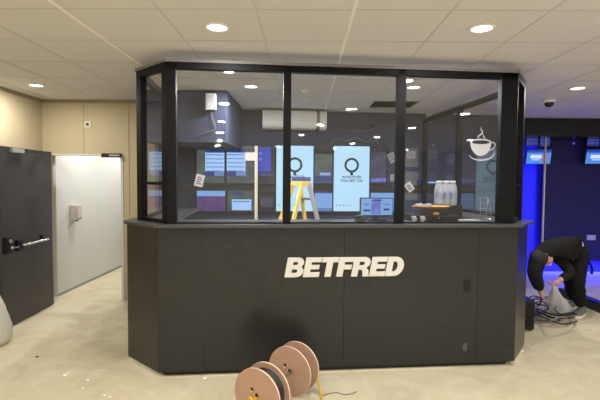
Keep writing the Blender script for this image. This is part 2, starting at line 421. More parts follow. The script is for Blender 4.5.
# right: dark bulkhead and blue recess
mb = MB(); mb.box(3.25, 8, 7.1, 7.2, 2.395, CZ); mb.use(MT['darkbulk']); struct(mb, 'trim_7', MT['darkbulk'], 'black bulkhead over the blue lit recess')
mb = MB(); mb.box(3.25, 8, 7.1, 7.95, 2.375, 2.395); struct(mb, 'trim_8', MT['soffit'], 'glossy black soffit behind the bulkhead')
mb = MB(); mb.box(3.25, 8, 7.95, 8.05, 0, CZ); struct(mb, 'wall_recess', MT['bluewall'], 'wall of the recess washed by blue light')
PX0 = ony(541.5, 200, 7.75).x
pz = ony(570, 260, 7.75).z
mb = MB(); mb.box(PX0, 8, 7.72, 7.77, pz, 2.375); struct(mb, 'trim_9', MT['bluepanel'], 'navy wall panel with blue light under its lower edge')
mb = MB(); mb.box(3.15, 3.25, 6.9, 8.05, 0, CZ); struct(mb, 'wall_return', MT['darkbulk'])
mb = MB(); mb.box(XR, XR+.1, YB, 8.05, 0, CZ); struct(mb, 'wall_right', MT['rearwall'])
mb = MB(); mb.box(XL-.15, XR+.1, YB-.1, YB, 0, CZ); struct(mb, 'wall_rear', MT['rearwall'])

# ------------------------------------------------------------------ door
hx, hy = -3.235, 5.50
d = thing('door_1', 'charcoal door folded back along the beige wall', 'door', (hx, hy, 0), (0, 0, R(3.2)), kind='structure')
DW = 1.03
mb = MB(); mb.box(-.045, 0, -DW, 0, .012, 1.965); leaf = mb.build('door_leaf', MT['door'], d, bevel=.003)
mb = MB(); mb.box(-.047, .002, -.008, .006, .012, 1.965); mb.build('door_edge', MT['plasticg'], d)
zb = .885
mb = MB(); mb.tube(spline([(.01, -.25, zb), (.06, -.25, zb), (.075, -.28, zb), (.075, -.5, zb), (.075, -.70, zb), (.06, -.73, zb), (.01, -.73, zb)], 6), .016, 10)
bar = mb.build('push_bar', MT['chrome'], d)
mb = MB(); mb.box(0, .03, -.29, -.21, zb-.03, zb+.05); mb.box(0, .035, -.80, -.70, zb-.06, zb+.06); mb.build('bar_bracket', MT['steelblack'], bar, bevel=.005)
mb = MB(); mb.box(0, .04, -1.0, -.90, zb-.06, zb+.11); lk = mb.build('lock_case', MT['steelblack'], d, bevel=.01)
mb = MB(); mb.cyl((.04, -.95, zb+.07), (.055, -.95, zb+.07), .022); mb.cyl((.04, -.95, zb), (.075, -.95, zb), .014); mb.bar((.068, -.95, zb), (.068, -.85, zb-.005), .02, .016); mb.build('handle', MT['chrome'], lk)
p0 = -.80
mb = MB(); mb.box(0, .035, -.86, -.64, 1.905, 1.955); mb.build('closer_bracket', MT['plasticg'], d, bevel=.004)
mb = MB(); mb.bar((.01, -.25, 1.945), (.05, -.62, 1.945), .012, .012); mb.build('closer_arm', MT['steelblack'], d)
# closer on the far frame
c = ony(112, 155.5, YF-.02)
mb = MB(); t = thing('door_closer', 'small black door closer at the top right of the corridor opening', 'door closer', (c.x, YF-.012, c.z))
mb.box(-.125, .125, -.05, 0, -.028, .028); b_ = mb.build('closer_body', MT['plasticb'], t, bevel=.006)
mb = MB(); mb.box(-.02, .12, -.052, -.0495, -.012, .012); mb.build('closer_plate', MT['plasticg'], b_)

# sensor plate, dispenser, sack
p = ony(88, 124.5, YF)
t = thing('wall_sensor', 'small white square plate with a black centre on the beige wall', 'sensor', (p.x, YF, p.z))
mb = MB(); mb.box(-.045, .045, -.012, 0, -.045, .045); pl = mb.build('plate', mat('cream_plastic', srgb(206, 198, 172), .5), t, bevel=.004)
mb = MB(); mb.cyl((0, -.013, 0), (0, -.022, 0), .018); mb.build('lens', MT['plasticb'], t)
o_ = EYE; r_ = ray(72.5, 213); k = (XL+.09-o_.x)/r_.x; p = o_+r_*k
t = thing('soap_dispenser', 'grey plastic soap dispenser on the white corridor wall', 'dispenser', (XL+.09, p.y, p.z-.12))
mb = MB(); mb.box(0, .1, -.075, .075, .02, .24); bd = mb.build('dispenser_body', mat('dispenser_plastic', srgb(180, 172, 164), .45), t, bevel=.02)
mb = MB(); mb.box(.098, .112, -.06, .06, .05, .19); mb.build('cover', mat('pale_grey_plastic', srgb(196, 188, 180), .4), t, bevel=.008)
mb = MB(); mb.cyl((.06, 0, .02), (.06, 0, 0), .018); mb.build('nozzle', MT['plasticb'], t)
p = onz(-13, 345)
mb = MB(); n = 28; prof = [(.30, 0), (.34, .06), (.33, .16), (.29, .27), (.24, .37), (.19, .46), (.15, .52), (.10, .54), (.02, .53)]
vs = []
for r0, z in prof:
    for j in range(n):
        a = 2*PI*j/n; rr = .62*r0*(1+.13*mnoise.noise(Vector((math.cos(a)*1.7, math.sin(a)*1.7, z*6)))); vs.append((rr*math.cos(a), rr*math.sin(a), z))
fs = [(i*n+j, i*n+(j+1) % n, (i+1)*n+(j+1) % n, (i+1)*n+j) for i in range(len(prof)-1) for j in range(n)]+[tuple(range(n))[::-1], tuple(range((len(prof)-1)*n, len(prof)*n))]
mb.faces(vs, fs, True); o = mb.build('rubble_sack', MT['sack']); o.location = (p.x, p.y, 0)
tag(o, 'pale grey woven sack on the floor in front of the dark door', 'sack')

# ------------------------------------------------------------------ kiosk base
K = thing('kiosk_counter', 'charcoal panelled serving counter with angled corners', 'counter', A0, (0, 0, BA))
WF, CH = 3.056, .345
Lp, Rp = (-CH, .36), (WF+CH-.02, .36)
ZT, ZB = 1.235, .05
def seam_u(px): return onn(px, 290, 0)[0]
cuts = [0]+[seam_u(x) for x in (203.5, 344, 477.5)]+[WF]
for a, b in zip(cuts[:-1], cuts[1:]):
    mb = MB(); mb.box(a+.0015, b-.0015, 0, .018, ZB, ZT); mb.build('front_panel', MT['laminate'], K, bevel=.0012)
def slab(mb, p, q, th, z0, z1):
    p, q = Vector((*p, 0)), Vector((*q, 0)); t = (q-p).normalized(); nn = Vector((-t.y, t.x, 0))
    v = [p, q, q+nn*th, p+nn*th]; mb.prism([x[:2] for x in v], z0, z1)
mb = MB(); slab(mb, Lp, (-.001, 0), .018, ZB, ZT); mb.build('corner_panel', MT['laminate'], K, bevel=.0012)
mb = MB(); slab(mb, (WF+.001, 0), Rp, .018, ZB, ZT); mb.build('corner_panel', MT['laminate'], K, bevel=.0012)
mb = MB(); mb.box(.02, WF-.02, .019, .03, ZB, ZT-.002); o = mb.build('bounce_panel', MT['white'], K); o['label'] = 'unseen pale panel added behind the counter front to bounce light'  # unseen pale panel, added to bounce light up inside the kiosk
mb = MB(); mb.box(Lp[0], Lp[0]+.018, .362, 2.3, ZB, ZT); mb.build('side_panel', MT['laminate'], K)
mb = MB(); mb.box(Rp[0]-.018, Rp[0], .362, 2.3, ZB, ZT); mb.build('side_panel', MT['laminate'], K)
mb = MB(); mb.prism([(.05, .06), (WF-.05, .06), (WF+CH-.1, .4), (WF+CH-.1, 2.28), (WF+CH-.16, 2.28), (WF+CH-.16, .45), (WF-.08, .12), (.08, .12), (-CH+.16, .45), (-CH+.16, 2.28), (-CH+.08, 2.28), (-CH+.08, .4)], 0, ZB); mb.build('plinth', MT['plinth'], K)
# scuff marks on the front
for px, py, s in ((467, 286, .05), (465, 347, .03)):
    u, z = onn(px, py, 0); mb = MB(); pts = [(u+s*(1+.35*mnoise.noise(Vector((math.cos(a)*2, math.sin(a)*2, px))))*.75*math.cos(a), z+s*(1.3+.4*mnoise.noise(Vector((math.cos(a)*2, math.sin(a)*2, py))))*math.sin(a)) for a in [2*PI*i/24 for i in range(24)]]
    mb.mesh(curve_mesh([pts], .0006), Matrix.Translation((0, -.0005, 0)) @ UPRIGHT); o = mb.build('scuff_mark', mat('dark_scuff', srgb(24, 24, 24), .6, spec=.3) if py < 300 else mat('grey_scuff', srgb(74, 72, 69), .6), K)
    o['label'] = 'dark rubbed patch on the counter front' if py < 300 else 'grey rubbed patch low on the counter front'

wt = [(-.02, -.035), (WF+.03, -.035), (WF+CH+.03, .34), (WF+CH+.03, 2.35), (WF+CH-.45, 2.35), (WF+CH-.45, .62), (WF-.15, .45), (.15, .45), (-CH+.4, .62), (-CH+.4, 2.35), (-CH-.022, 2.35), (-CH-.022, .34)]
mb = MB(); mb.prism(wt, ZT, ZT+.028)
o = mb.build('worktop', MT['worktop'], bevel=.003); o.location = A0; o.rotation_euler = (0, 0, BA); tag(o, 'continuous dark grey worktop on the kiosk counter', 'worktop')
ZW = ZT+.028

# ------------------------------------------------------------------ glazing
G = thing('glazed_screen', 'black framed glass enclosure standing on the kiosk worktop', 'glass partition', (A0.x, A0.y, ZW), (0, 0, BA))
NF = .03
ul = onn(166.3, 140, NF)[0]; ur = onn(516.5, 140, NF)[0]
ZG = onn(340, 67.2, NF)[1]      # top of black frame
print('ZG', ZG)
FL = (-CH+.08, .39); FR = (WF+CH-.065, .39)
print('frame', ul, ur, FL, FR)
def post(u0, u1, n0, n1): mb = MB(); mb.box(u0, u1, n0, n1, 0, ZG-ZW); mb.build('post', MT['black'], G, bevel=.002)
m1 = [onn(x, 140, NF)[0] for x in (283.3, 291, 397, 405.3)]
zt = 1.62-ZW
RH = .052
pc0 = onn(176, 140, NF)[0]; pc1 = onn(500.5, 140, NF)[0]
post(ul, pc0, NF, NF+.06); post(m1[0], m1[1], NF, NF+.06); post(m1[2], m1[3], NF, NF+.06); post(pc1, ur, NF, NF+.06)
mb = MB(); mb.box(ul, ur, NF, NF+.06, ZG-ZW-RH, ZG-ZW); mb.build('top_rail', MT['black'], G, bevel=.002)
mb = MB(); mb.box(ul, ur, NF+.015, NF+.045, 0, .012); mb.build('bottom_rail', MT['black'], G)
def seg(p, q, z0, z1, th, off=0):
    mb = MB(); p, q = Vector((*p, 0)), Vector((*q, 0)); t = (q-p).normalized(); nn = Vector((-t.y, t.x, 0)); p = p+nn*off; q = q+nn*off
    v = [p, q, q+nn*th, p+nn*th]; mb.prism([x[:2] for x in v], z0, z1); return mb
def lerp(p, q, f): return (p[0]+(q[0]-p[0])*f, p[1]+(q[1]-p[1])*f)
HH = ZG-ZW
panes = []
def pane(mb): o = mb.build('glass_pane', MT['glass'], G); panes.append(o); return o
for a, b in ((pc0, m1[0]), (m1[1], m1[2]), (m1[3], pc1)):
    mb = MB(); mb.box(a, b, NF+.026, NF+.034, .012, HH-RH); pane(mb)
def side(p, q, first, last, transom):
    """a glazed bay from p to q with posts at both ends"""
    L = (Vector(q)-Vector(p)).length
    if first: seg(p, lerp(p, q, first/L), 0, HH, .06).build('post', MT['black'], G, bevel=.002)
    if last: seg(lerp(p, q, 1-last/L), q, 0, HH, .06).build('post', MT['black'], G, bevel=.002)
    a, b = lerp(p, q, first/L), lerp(p, q, 1-last/L)
    seg(a, b, HH-RH, HH, .06).build('top_rail', MT['black'], G, bevel=.002)
    seg(a, b, 0, .03, .04, .01).build('bottom_rail', MT['black'], G)
    if transom: seg(a, b, zt-.04, zt-.015, .05, .005).build('transom', MT['black'], G)
    pane(seg(a, b, .03, HH-RH, .008, .026))
side(FL, (ul-.001, NF), .075, .07, True)
side((ur+.001, NF), FR, .03, .075, True)
side((FL[0], 1.55), (FL[0], FL[1]+.08), .06, .01, False)
side((FR[0], FR[1]+.08), (FR[0], 1.72), .01, .06, False)
side((FR[0], 1.722), (FR[0], NB-.10), .001, .06, False)
# grey strip along the top of the frame
mb = MB(); o_ = .01
inner = .05
outp = [(FL[0]-o_, 1.6), (FL[0]-o_, FL[1]), (ul-o_*.5, NF-o_), (ur+o_*.5, NF-o_), (FR[0]+o_, FR[1]), (FR[0]+o_, NB-.10)]
inp = [(FL[0]+inner, 1.6), (FL[0]+inner, FL[1]+.02), (ul+.03, NF+inner), (ur-.03, NF+inner), (FR[0]-inner, FR[1]+.02), (FR[0]-inner, NB-.10)]
mb.prism(outp+inp[::-1], HH, HH+.022); mb.build('head_band', MT['grey_band'], G)

# coffee cup decal on the right hand pane, vinyl on the outer face
def dec(zx, zy, n=NF+.0255):      # coordinates measured on an enlargement of the pane
    return onn(455+zx/3.92, 120+zy/3.92, n)
def dpoly(pts): return [dec(*p) for p in pts]
cup = dpoly([(60, 86), (61, 100), (66, 116), (75, 129), (86, 138), (100, 141), (114, 138), (126, 130), (135, 117), (140, 102), (142, 86)] + ell(101, 86, 41, 12, 0, -180, 20)[1:-1])
coffee = dpoly(ell(101, 87, 35, 8))
decs = [curve_mesh([cup, coffee], .0008)]
for pts, w in (([(138, 92), (150, 88), (157, 97), (152, 110), (140, 117), (133, 119)], .008), ([(55, 138), (66, 149), (86, 156), (108, 157), (134, 151), (150, 139), (156, 124)], (.004, .013, .004)),
               ([(100, 82), (91, 72), (92, 63), (104, 55), (108, 46), (101, 37), (106, 28)], (.003, .011, .003)), ([(112, 80), (117, 72), (111, 64), (112, 58)], (.003, .008, .002))):
    q = [dec(*p) for p in pts]; decs.append(curve_mesh([ribbon(q, w)], .0008))
mb = MB()
for me in decs: mb.mesh(me, Matrix.Translation((0, NF+.0253, -ZW)) @ UPRIGHT)
o = mb.build('cup_decal', MT['decal'], panes[2]); o['label'] = 'pale vinyl outline of a steaming cup and saucer'
# tilted label stickers
def sticker(pn, px, py, w, h, ang):
    u, z = onn(px, py, NF+.0255); mx = Matrix.Translation((u, NF+.0253, z-ZW)) @ Matrix.Rotation(ang, 4, 'Y')
    mb = MB(); mb.use(MT['paper']); mb.box(-w/2, w/2, -.0004, .0004, -h/2, h/2, mx)
    mb.use(MT['ink'])
    for i in range(4): mb.box(-w*.32, w*(.3 if i % 2 else .1), -.0009, -.0004, h*(.25-.17*i)-.004, h*(.25-.17*i)+.004, mx)
    o = mb.build('sticker', None, pn); o['label'] = 'white paper label stuck askew on the glass'
sticker(panes[0], 199.5, 180.5, .07, .10, R(14)); sticker(panes[2], 409.5, 187, .06, .08, R(-38))

# ------------------------------------------------------------------ lettering
def letters():
    L = {}
    L['B'] = (.86, [[(0, 0), (.50, 0)]+ell(.53, .285, .33, .285, -90, 62, 14)+[(.69, .545)]+ell(.50, .735, .31, .265, -40, 90, 14)+[(0, 1)],
                    [(.29, .20), (.48, .20)]+ell(.48, .305, .10, .105, -90, 90, 8)+[(.29, .41)], [(.29, .61), (.46, .61)]+ell(.46, .70, .09, .09, -90, 90, 8)+[(.29, .79)]])
    L['E'] = (.76, [[(0, 0), (.76, 0), (.76, .23), (.29, .23), (.29, .40), (.70, .40), (.70, .61), (.29, .61), (.29, .77), (.75, .77), (.75, 1), (0, 1)]])
    L['T'] = (.80, [[(.255, 0), (.545, 0), (.545, .76), (.80, .76), (.80, 1), (0, 1), (0, .76), (.255, .76)]])
    L['F'] = (.70, [[(0, 0), (.29, 0), (.29, .38), (.66, .38), (.66, .60), (.29, .60), (.29, .77), (.72, .77), (.72, 1), (0, 1)]])
    L['R'] = (.86, [[(0, 0), (.29, 0), (.29, .36), (.40, .36), (.50, .31), (.54, .20), (.56, 0), (.86, 0), (.83, .12), (.80, .30), (.66, .46)]+ell(.53, .72, .30, .28, -50, 90, 14)+[(0, 1)],
                    [(.29, .57), (.47, .57)]+ell(.47, .675, .10, .105, -90, 90, 8)+[(.29, .78)]])
    L['D'] = (.84, [[(0, 0), (.42, 0)]+ell(.42, .5, .43, .5, -90, 90, 22)+[(0, 1)], [(.29, .23), (.40, .23)]+ell(.40, .5, .15, .27, -90, 90, 14)+[(.29, .77)]])
    return L
LT = letters()
u0, zl = onn(284.5, 277.3, -.015); u1, zl1 = onn(405, 276.5, -.015); _, zh = onn(343, 257.5, -.015)
LH = zh-zl
SG = thing('lettering_sign', 'raised warm white slanted capital letters across the counter front', 'sign', W(u0, 0, zl), (0, 0, BA))
gap, shear = .035, .17
tot = sum(LT[c][0] for c in 'BETFRED')+gap*6+shear
xs_ = (u1-u0)/(tot*LH); x = 0
for c in 'BETFRED':
    wd, polys = LT[c]
    me = curve_mesh([[((x+px+py*shear)*LH*xs_, py*LH) for px, py in p] for p in polys], .012, .0015)
    mb = MB(); mb.mesh(me, Matrix.Translation((0, -.008, 0)) @ UPRIGHT); mb.build('letter', MT['letter'], SG); x += wd+gap

# ------------------------------------------------------------------ lamps
DL = thing('ceiling_downlight', '', 'ceiling light', (0, 0, CZ), group='round recessed ceiling lights')
mb = MB(); mb.lathe([(.066, 0), (.089, 0), (.092, -.004), (.087, -.010), (.071, -.012), (.066, -.006), (.066, 0)], 36, cap=False); mb.build('trim_ring', MT['grille'], DL)
mb = MB(); mb.lathe([(.001, -.004), (.067, -.004), (.067, -.001), (.001, -.001)], 36, cap=False); mb.build('diffuser', emit('lamp_diffuser', (1, .98, .96, 1), 6.0), DL)
la = bpy.data.lights.new('downlight_lamp', 'AREA'); la.shape = 'DISK'; la.size = .126; la.energy = 20.5; la.color = (1, .985, .965)
lo = bpy.data.objects.new('lamp', la); COL.objects.link(lo); lo.parent = DL; lo.location = (0, 0, -.014)
lab = {(-.61, 3.0): 'round ceiling downlight above the kiosk front, left of the long white ceiling bar', (1.19, 3.0): 'round ceiling downlight above the kiosk front, right of the long white ceiling bar',
       (-3.01, 4.85): 'round ceiling downlight nearest the beige walls', (2.99, 4.85): 'round ceiling downlight beside the dome camera',
       (-.61, 4.85): 'round ceiling downlight inside the kiosk, seen through the left pane', (1.19, 4.85): 'round ceiling downlight inside the kiosk, seen through the right pane'}
first = True
for x in (-3.01, -.61, 1.19, 2.99, 5.39):
    for y in (4.85, 3.0, 1.2, -.6, -2.4, -4.2, -6.0):
        if (x, y) in ((-3.01, 3.0), (2.99, 3.0), (5.39, 4.85)): continue
        o = DL if first else copy_tree(DL)
        first = False; o.location = (x, y, CZ)
        if (x, y) in ((-.61, 4.85), (1.19, 4.85)):      # output raised to brighten the ceiling inside the kiosk
            for ch in o.children:
                if ch.type == 'LIGHT': ch.data = ch.data.copy(); ch.data.energy = 40
        o['label'] = lab.get((x, y), 'round ceiling downlight behind the viewer over the empty floor')
o = copy_tree(DL, (-2.85, 7.9, CZ), label='round ceiling downlight inside the white corridor')

o = copy_tree(DL, (-2.85, 6.5, CZ), label='added round ceiling downlight just inside the corridor opening')  # extra unseen downlight, added to brighten the white corridor wall

# smoke detectors, dome camera
for (px, py, s, lb) in ((305, 89, 1, 'small white smoke detector on the ceiling nearer the glass'), (307, 98, 1.25, 'small white smoke detector on the ceiling farther from the glass')):
    p = onz(px, py, CZ); t = thing('smoke_detector', lb, 'detector', (p.x, p.y, CZ), group='smoke detectors inside the kiosk')
    mb = MB(); mb.lathe([(.05*s, 0), (.052*s, -.012), (.045*s, -.03), (.001, -.032)], 28); mb.build('housing', MT['plasticw'], t)
    mb = MB(); mb.lathe([(.02*s, -.03), (.02*s, -.042), (.001, -.044)], 20); mb.build('sensor_cap', MT['plasticw'], t)
p = onz(549, 99, CZ)
t = thing('dome_camera', 'white dome security camera with a black eye on the ceiling', 'security camera', (p.x, p.y, CZ))
mb = MB(); mb.lathe([(.07, 0), (.072, -.03), (.06, -.045), (.001, -.046)], 32); mb.build('base', MT['plasticw'], t)
mb = MB(); mb.ico((0, -.005, -.05), .055, 3); mb.build('dome', mat('smoked_dome', srgb(14, 14, 16), .08), t)

# ------------------------------------------------------------------ inside the kiosk: wall units and screens
def screen(px0, py0, px1, py1, content, label, cat='screen', n=NB-.09, name='television', bez=.012, extra=None, group='screens on the wall behind the kiosk', depth=.05):
    cy = (py0+py1)/2; cx = (px0+px1)/2
    u0 = onn(px0, cy, n)[0]; u1 = onn(px1, cy, n)[0]; z1 = onn(cx, py0, n)[1]; z0 = onn(cx, py1, n)[1]
    w, h = u1-u0, z1-z0
    t = thing(name, label, cat, W((u0+u1)/2, n+depth/2, z0), (0, 0, BA), group=group)
    mb = MB(); mb.box(-w/2, w/2, -depth/2+.004, depth/2, 0, h); mb.box(-w/2, w/2, -depth/2, -depth/2+.004, 0, bez); mb.box(-w/2, w/2, -depth/2, -depth/2+.004, h-bez, h); mb.box(-w/2, -w/2+bez, -depth/2, -depth/2+.004, bez, h-bez); mb.box(w/2-bez, w/2, -depth/2, -depth/2+.004, bez, h-bez)
    mb.build('bezel', MT['plasticb'], t)
    mb = MB(); iw, ih = w-2*bez, h-2*bez; k = 0
    for (x0, y0, x1, y1, m) in content:
        yy = -depth/2+.0038-.0004*k; k += 1
        mb.use(m); mb.box(-iw/2+x0*iw, -iw/2+x1*iw, yy-.0002, yy+.0002, bez+(1-y1)*ih, bez+(1-y0)*ih)
    if extra: extra(mb, iw, ih, bez, -depth/2+.0035-.0004*k)
    mb.build('display', None, t)
    mb = MB(); mb.box(-w*.2, w*.2, depth/2, depth/2+(NB-.002-n-depth), h*.35, h*.65); mb.build('wall_mount', MT['steelblack'], t)
    return t
def rows(x0, y0, x1, y1, n, a=None, b=None):
    a = a or E['table']; b = b or E['table2']; out = []
    for i in range(n):
        f0 = y0+(y1-y0)*i/n; out.append((x0, f0, x1, f0+(y1-y0)/n*.8, a if i % 2 == 0 else b))
    return out
screen(196, 145.5, 225.2, 184, [(0, 0, 1, 1, E['grass']), (.30, .08, 1, .68, E['table']), (.30, .06, 1, .17, E['navy'])]+[(.33, .22+.11*i, .97, .225+.11*i+.012, E['navy']) for i in range(5)]+[(.30, .68, .62, .82, E['navy']), (.64, .68, .98, .80, E['table2'])], 'television showing a pale blue odds table over green, upper row at the far left')
screen(225.8, 145.5, 256, 184, [(0, 0, 1, 1, E['race']), (0, .08, .66, .68, E['table']), (0, .06, .66, .17, E['navy'])]+[(.02, .22+.11*i, .6, .225+.11*i+.012, E['navy']) for i in range(5)]+[(.02, .68, .3, .82, E['navy']), (.34, .68, .68, .80, E['table2'])], 'television showing a pale blue table over grey turf, just left of the cream pole')
screen(257, 146, 275, 184, [(0, 0, 1, 1, E['dark']), (.04, .02, .8, .68, E['blue']), (.1, .15, .22, .22, E['table2']), (.1, .3, .22, .38, E['table2']), (.1, .72, .9, .8, E['navy'])], 'narrow screen with a vivid blue page between the cream pole and the ring poster')
screen(196, 190, 226, 212, [(0, 0, 1, 1, E['purple']), (0, 0, 1, .26, E['ltblue'])], 'lower screen with purple lines under a light blue band')
screen(226.6, 190, 256, 212, [(0, 0, 1, 1, E['grass']), (.16, .42, .86, .95, E['table']), (.2, .5, .8, .54, E['navy']), (.16, .05, .6, .2, E['navy'])], 'lower screen with a light blue box over green')
screen(258, 190, 275.5, 212, [(0, 0, 1, 1, E['dark']), (.1, .3, .9, .8, E['person'])], 'dim lower screen just right of the cream pole')
def ring(mb, iw, ih, bez, y):
    mb.use(E['ink']); zc = bez+ih*.71; r = iw*.205
    tail = [(-.02, -.9), (-.17, -1.02), (-.17, -1.42), (.17, -1.42), (.17, -1.02), (.02, -.9)]
    me = curve_mesh([ell(0, 0, r, r), ell(0, 0, r*.70, r*.70)], .0004); mb.mesh(me, Matrix.Translation((0, y-.0005, zc)) @ UPRIGHT)
    me = curve_mesh([[(a*r, b*r) for a, b in [(-.2, -.95), (-.2, -1.3), (.0, -1.38), (.2, -1.3), (.2, -.95)]]], .0004); mb.mesh(me, Matrix.Translation((0, y-.0005, zc)) @ UPRIGHT)
    for i, tx in enumerate(('WHATEVER', 'YOU BET ON')):
        me = text_mesh(tx, iw*.105, .0004, .001); mb.mesh(me, Matrix.Translation((0, y-.0005, bez+ih*(.525-.055*i))) @ UPRIGHT)
    for i in range(5): mb.box(-iw*.43+i*iw*.1, -iw*.40+i*iw*.1, y-.0006, y-.0003, bez+ih*.085, bez+ih*.1)
screen(276, 145.5, 313.5, 211.5, [(0, 0, 1, 1, E['poster'])], 'tall pale blue poster screen with a dark ring, behind the yellow ladder', 'poster screen', name='poster_screen', bez=.004, extra=ring)
screen(333.5, 146, 369.5, 211.5, [(0, 0, 1, 1, E['poster'])], 'tall pale blue poster screen with a dark ring, right of the yellow ladder', 'poster screen', name='poster_screen', bez=.004, extra=ring)
screen(314, 147, 333, 184, [(0, 0, 1, 1, E['race']), (0, 0, 1, .2, E['dark']), (.0, .18, 1, .62, E['grass']), (.3, .7, .9, .78, E['ltblue']), (0, .8, 1, .95, E['navy'])], 'television showing a grey green race between the two ring posters')
screen(314, 190.5, 333, 212, [(0, 0, 1, 1, E['ltblue']), (0, .0, 1, .1, E['navy']), (0, .86, 1, .9, E['navy']), (0, .94, 1, .98, E['navy'])], 'plain light blue lower screen between the two ring posters')
screen(370, 147.5, 387, 184, [(0, 0, 1, 1, E['person']), (0, 0, 1, .1, E['dark']), (0, .86, 1, .96, E['lav'])], 'television showing a dim violet portrait, right of the second ring poster')
screen(370, 192, 396, 212, [(0, 0, 1, 1, E['ltblue']), (.1, .45, .28, .62, E['table2']), (.6, .4, .88, .56, E['table2']), (.65, .66, .9, .78, E['navy'])], 'light blue lower screen behind the counter monitor')
# framed boards
def board(px0, py0, px1, py1, label, sheet, m=MT['posterpanel']):
    n = NB-.012; u0 = onn(px0, (py0+py1)/2, n)[0]; u1 = onn(px1, (py0+py1)/2, n)[0]; z1 = onn(px0, py0, n)[1]; z0 = onn(px0, py1, n)[1]
    t = thing('notice_board', label, 'notice board', W((u0+u1)/2, n, z0), (0, 0, BA)); w, h = u1-u0, z1-z0
    mb = MB(); mb.box(-w/2, w/2, 0, .01, 0, h); mb.build('backing', m, t, bevel=.002)
    if sheet:
        x0, y0, x1, y1, ang = sheet; mx = Matrix.Translation((w*((x0+x1)/2-.5), -.001, h*(1-(y0+y1)/2))) @ Matrix.Rotation(ang, 4, 'Y')
        mb = MB(); mb.use(MT['paper']); mb.box(-w*(x1-x0)/2, w*(x1-x0)/2, -.0005, .0005, -h*(y1-y0)/2, h*(y1-y0)/2, mx); mb.use(MT['ink'])
        for i in range(3): mb.box(-w*(x1-x0)*.35, w*(x1-x0)*.3, -.001, -.0006, h*(y1-y0)*(.22-.22*i), h*(y1-y0)*(.28-.22*i), mx)
        mb.build('sheet', None, t)
board(387.5, 147, 397, 165.5, 'dark board with a tilted white sheet, above a second dark board', (.1, .3, .85, .85, R(-28)), MT['backwall'])
board(387.5, 171, 397, 183, 'dark board with an upright pale sheet, under the tilted sheet', (.3, .3, .95, .85, 0), MT['backwall'])
board(405.5, 148, 418.5, 167, 'grey board with a white notice near its top, right pane', (.1, .15, .75, .55, 0))
board(405.5, 171.5, 418.5, 200, 'blank grey board under the one with the white notice', None)
# blue strip screen at the right
n = NB-.055; u0, z1 = onn(418, 180.5, n); u1, z0 = onn(466, 184.5, n)
t = thing('ticker_display', 'long thin blue display strip on the wall behind the bottles', 'display', W((u0+u1)/2, n, z0), (0, 0, BA))
mb = MB(); w = u1-u0; mb.box(-w/2, w/2, 0, .05, -.005, z1-z0+.005); mb.build('housing', MT['plasticb'], t)
mb = MB(); mb.use(E['navy']); mb.box(-w/2+.01, w/2-.01, -.002, 0, 0, z1-z0); mb.use(E['table']); mb.box(-w*.28, -w*.1, -.003, -.002, (z1-z0)*.3, (z1-z0)*.7); mb.build('display', None, t)

# air conditioner
n = NB-.24; u0, z1 = onn(262.5, 109.3, n); u1, z0 = onn(327, 129, n)
t = thing('air_conditioner', 'white wall mounted air conditioner high behind the glass', 'air conditioner', W((u0+u1)/2, n+.12, z0), (0, 0, BA)); w, h = u1-u0, z1-z0
mb = MB(); prof = [(-.12, h*.22), (-.12, h*.92), (-.10, h), (.115, h), (.115, 0), (-.06, 0), (-.10, h*.06)]
xsplit = w/2-w*.16
mb.prism(prof, -w/2, xsplit, Matrix(((0, 0, 1, 0), (1, 0, 0, 0), (0, 1, 0, 0), (0, 0, 0, 1)))); mb.build('casing', MT['plasticw'], t, bevel=.006)
mb = MB(); mb.prism([(a*.9, b) for a, b in prof], xsplit+.05, w/2, Matrix(((0, 0, 1, 0), (1, 0, 0, 0), (0, 1, 0, 0), (0, 0, 0, 1)))); mb.build('end_cap', MT['plasticw'], t, bevel=.006)
mb = MB(); mb.box(xsplit, xsplit+.05, -.07, .11, .03, h-.02); mb.build('shadow_slot', MT['plasticg'], t)  # grey colour stands in for the shadow between casing and end
mb = MB(); mb.box(-w/2+.04, xsplit-.04, -.123, -.112, h*.10, h*.25); mb.build('air_flap', mat('off_white_plastic', srgb(206, 206, 204), .4), t, bevel=.003)
# white panel box on the bulkhead, its loose cable
p = ony(211.5, 102.5, 5.07)
t = thing('bulkhead_speaker', 'white rectangular wall box on the slate bulkhead', 'wall box', (p.x, 5.08, p.z-.09))
mb = MB(); mb.box(-.058, .058, -.07, 0, 0, .185); mb.build('housing', MT['plasticw'], t, bevel=.008)
mb = MB(); mb.box(-.042, .042, -.073, -.069, .02, .165); mb.build('grille', mat('pale_grille', srgb(200, 200, 202), .6), t)
pts = [ony(211, 111, 5.07), ony(213, 120, 5.06), ony(215.5, 129, 5.06), ony(208, 131.5, 5.06), ony(198, 135, 5.065)]
mb = MB(); mb.tube(spline(pts, 8), .0035, 6); o = mb.build('loose_cable', MT['cableg'], loc=pts[0]); tag(o, 'thin grey cable trailing below the white box on the bulkhead', 'cable')
u, z = onn(428.5, 118.5, NB-.02)
t = thing('motion_sensor', 'small white motion sensor high on the back wall at the right', 'sensor', W(u, NB-.0, z-.06), (0, 0, BA))
mb = MB(); mb.box(-.042, .042, -.05, 0, 0, .13); mb.build('housing', MT['plasticw'], t, bevel=.012)
mb = MB(); mb.box(-.03, .03, -.054, -.048, .02, .06); mb.build('lens', MT['paper'], t, bevel=.003)
u, z = onn(370.5, 127, NB-.05)
t = thing('wall_camera', 'small black camera on the back wall right of the air conditioner', 'security camera', W(u, NB, z-.05), (0, 0, BA))
mb = MB(); mb.box(-.04, .04, -.10, -.02, 0, .10); mb.build('housing', MT['plasticb'], t, bevel=.008)
mb = MB(); mb.box(-.02, .02, -.02, 0, .03, .07); mb.build('bracket', MT['steelblack'], t)
mb = MB(); mb.cyl((0, -.10, .05), (0, -.108, .05), .025); mb.build('lens', MT['soffit'], t)
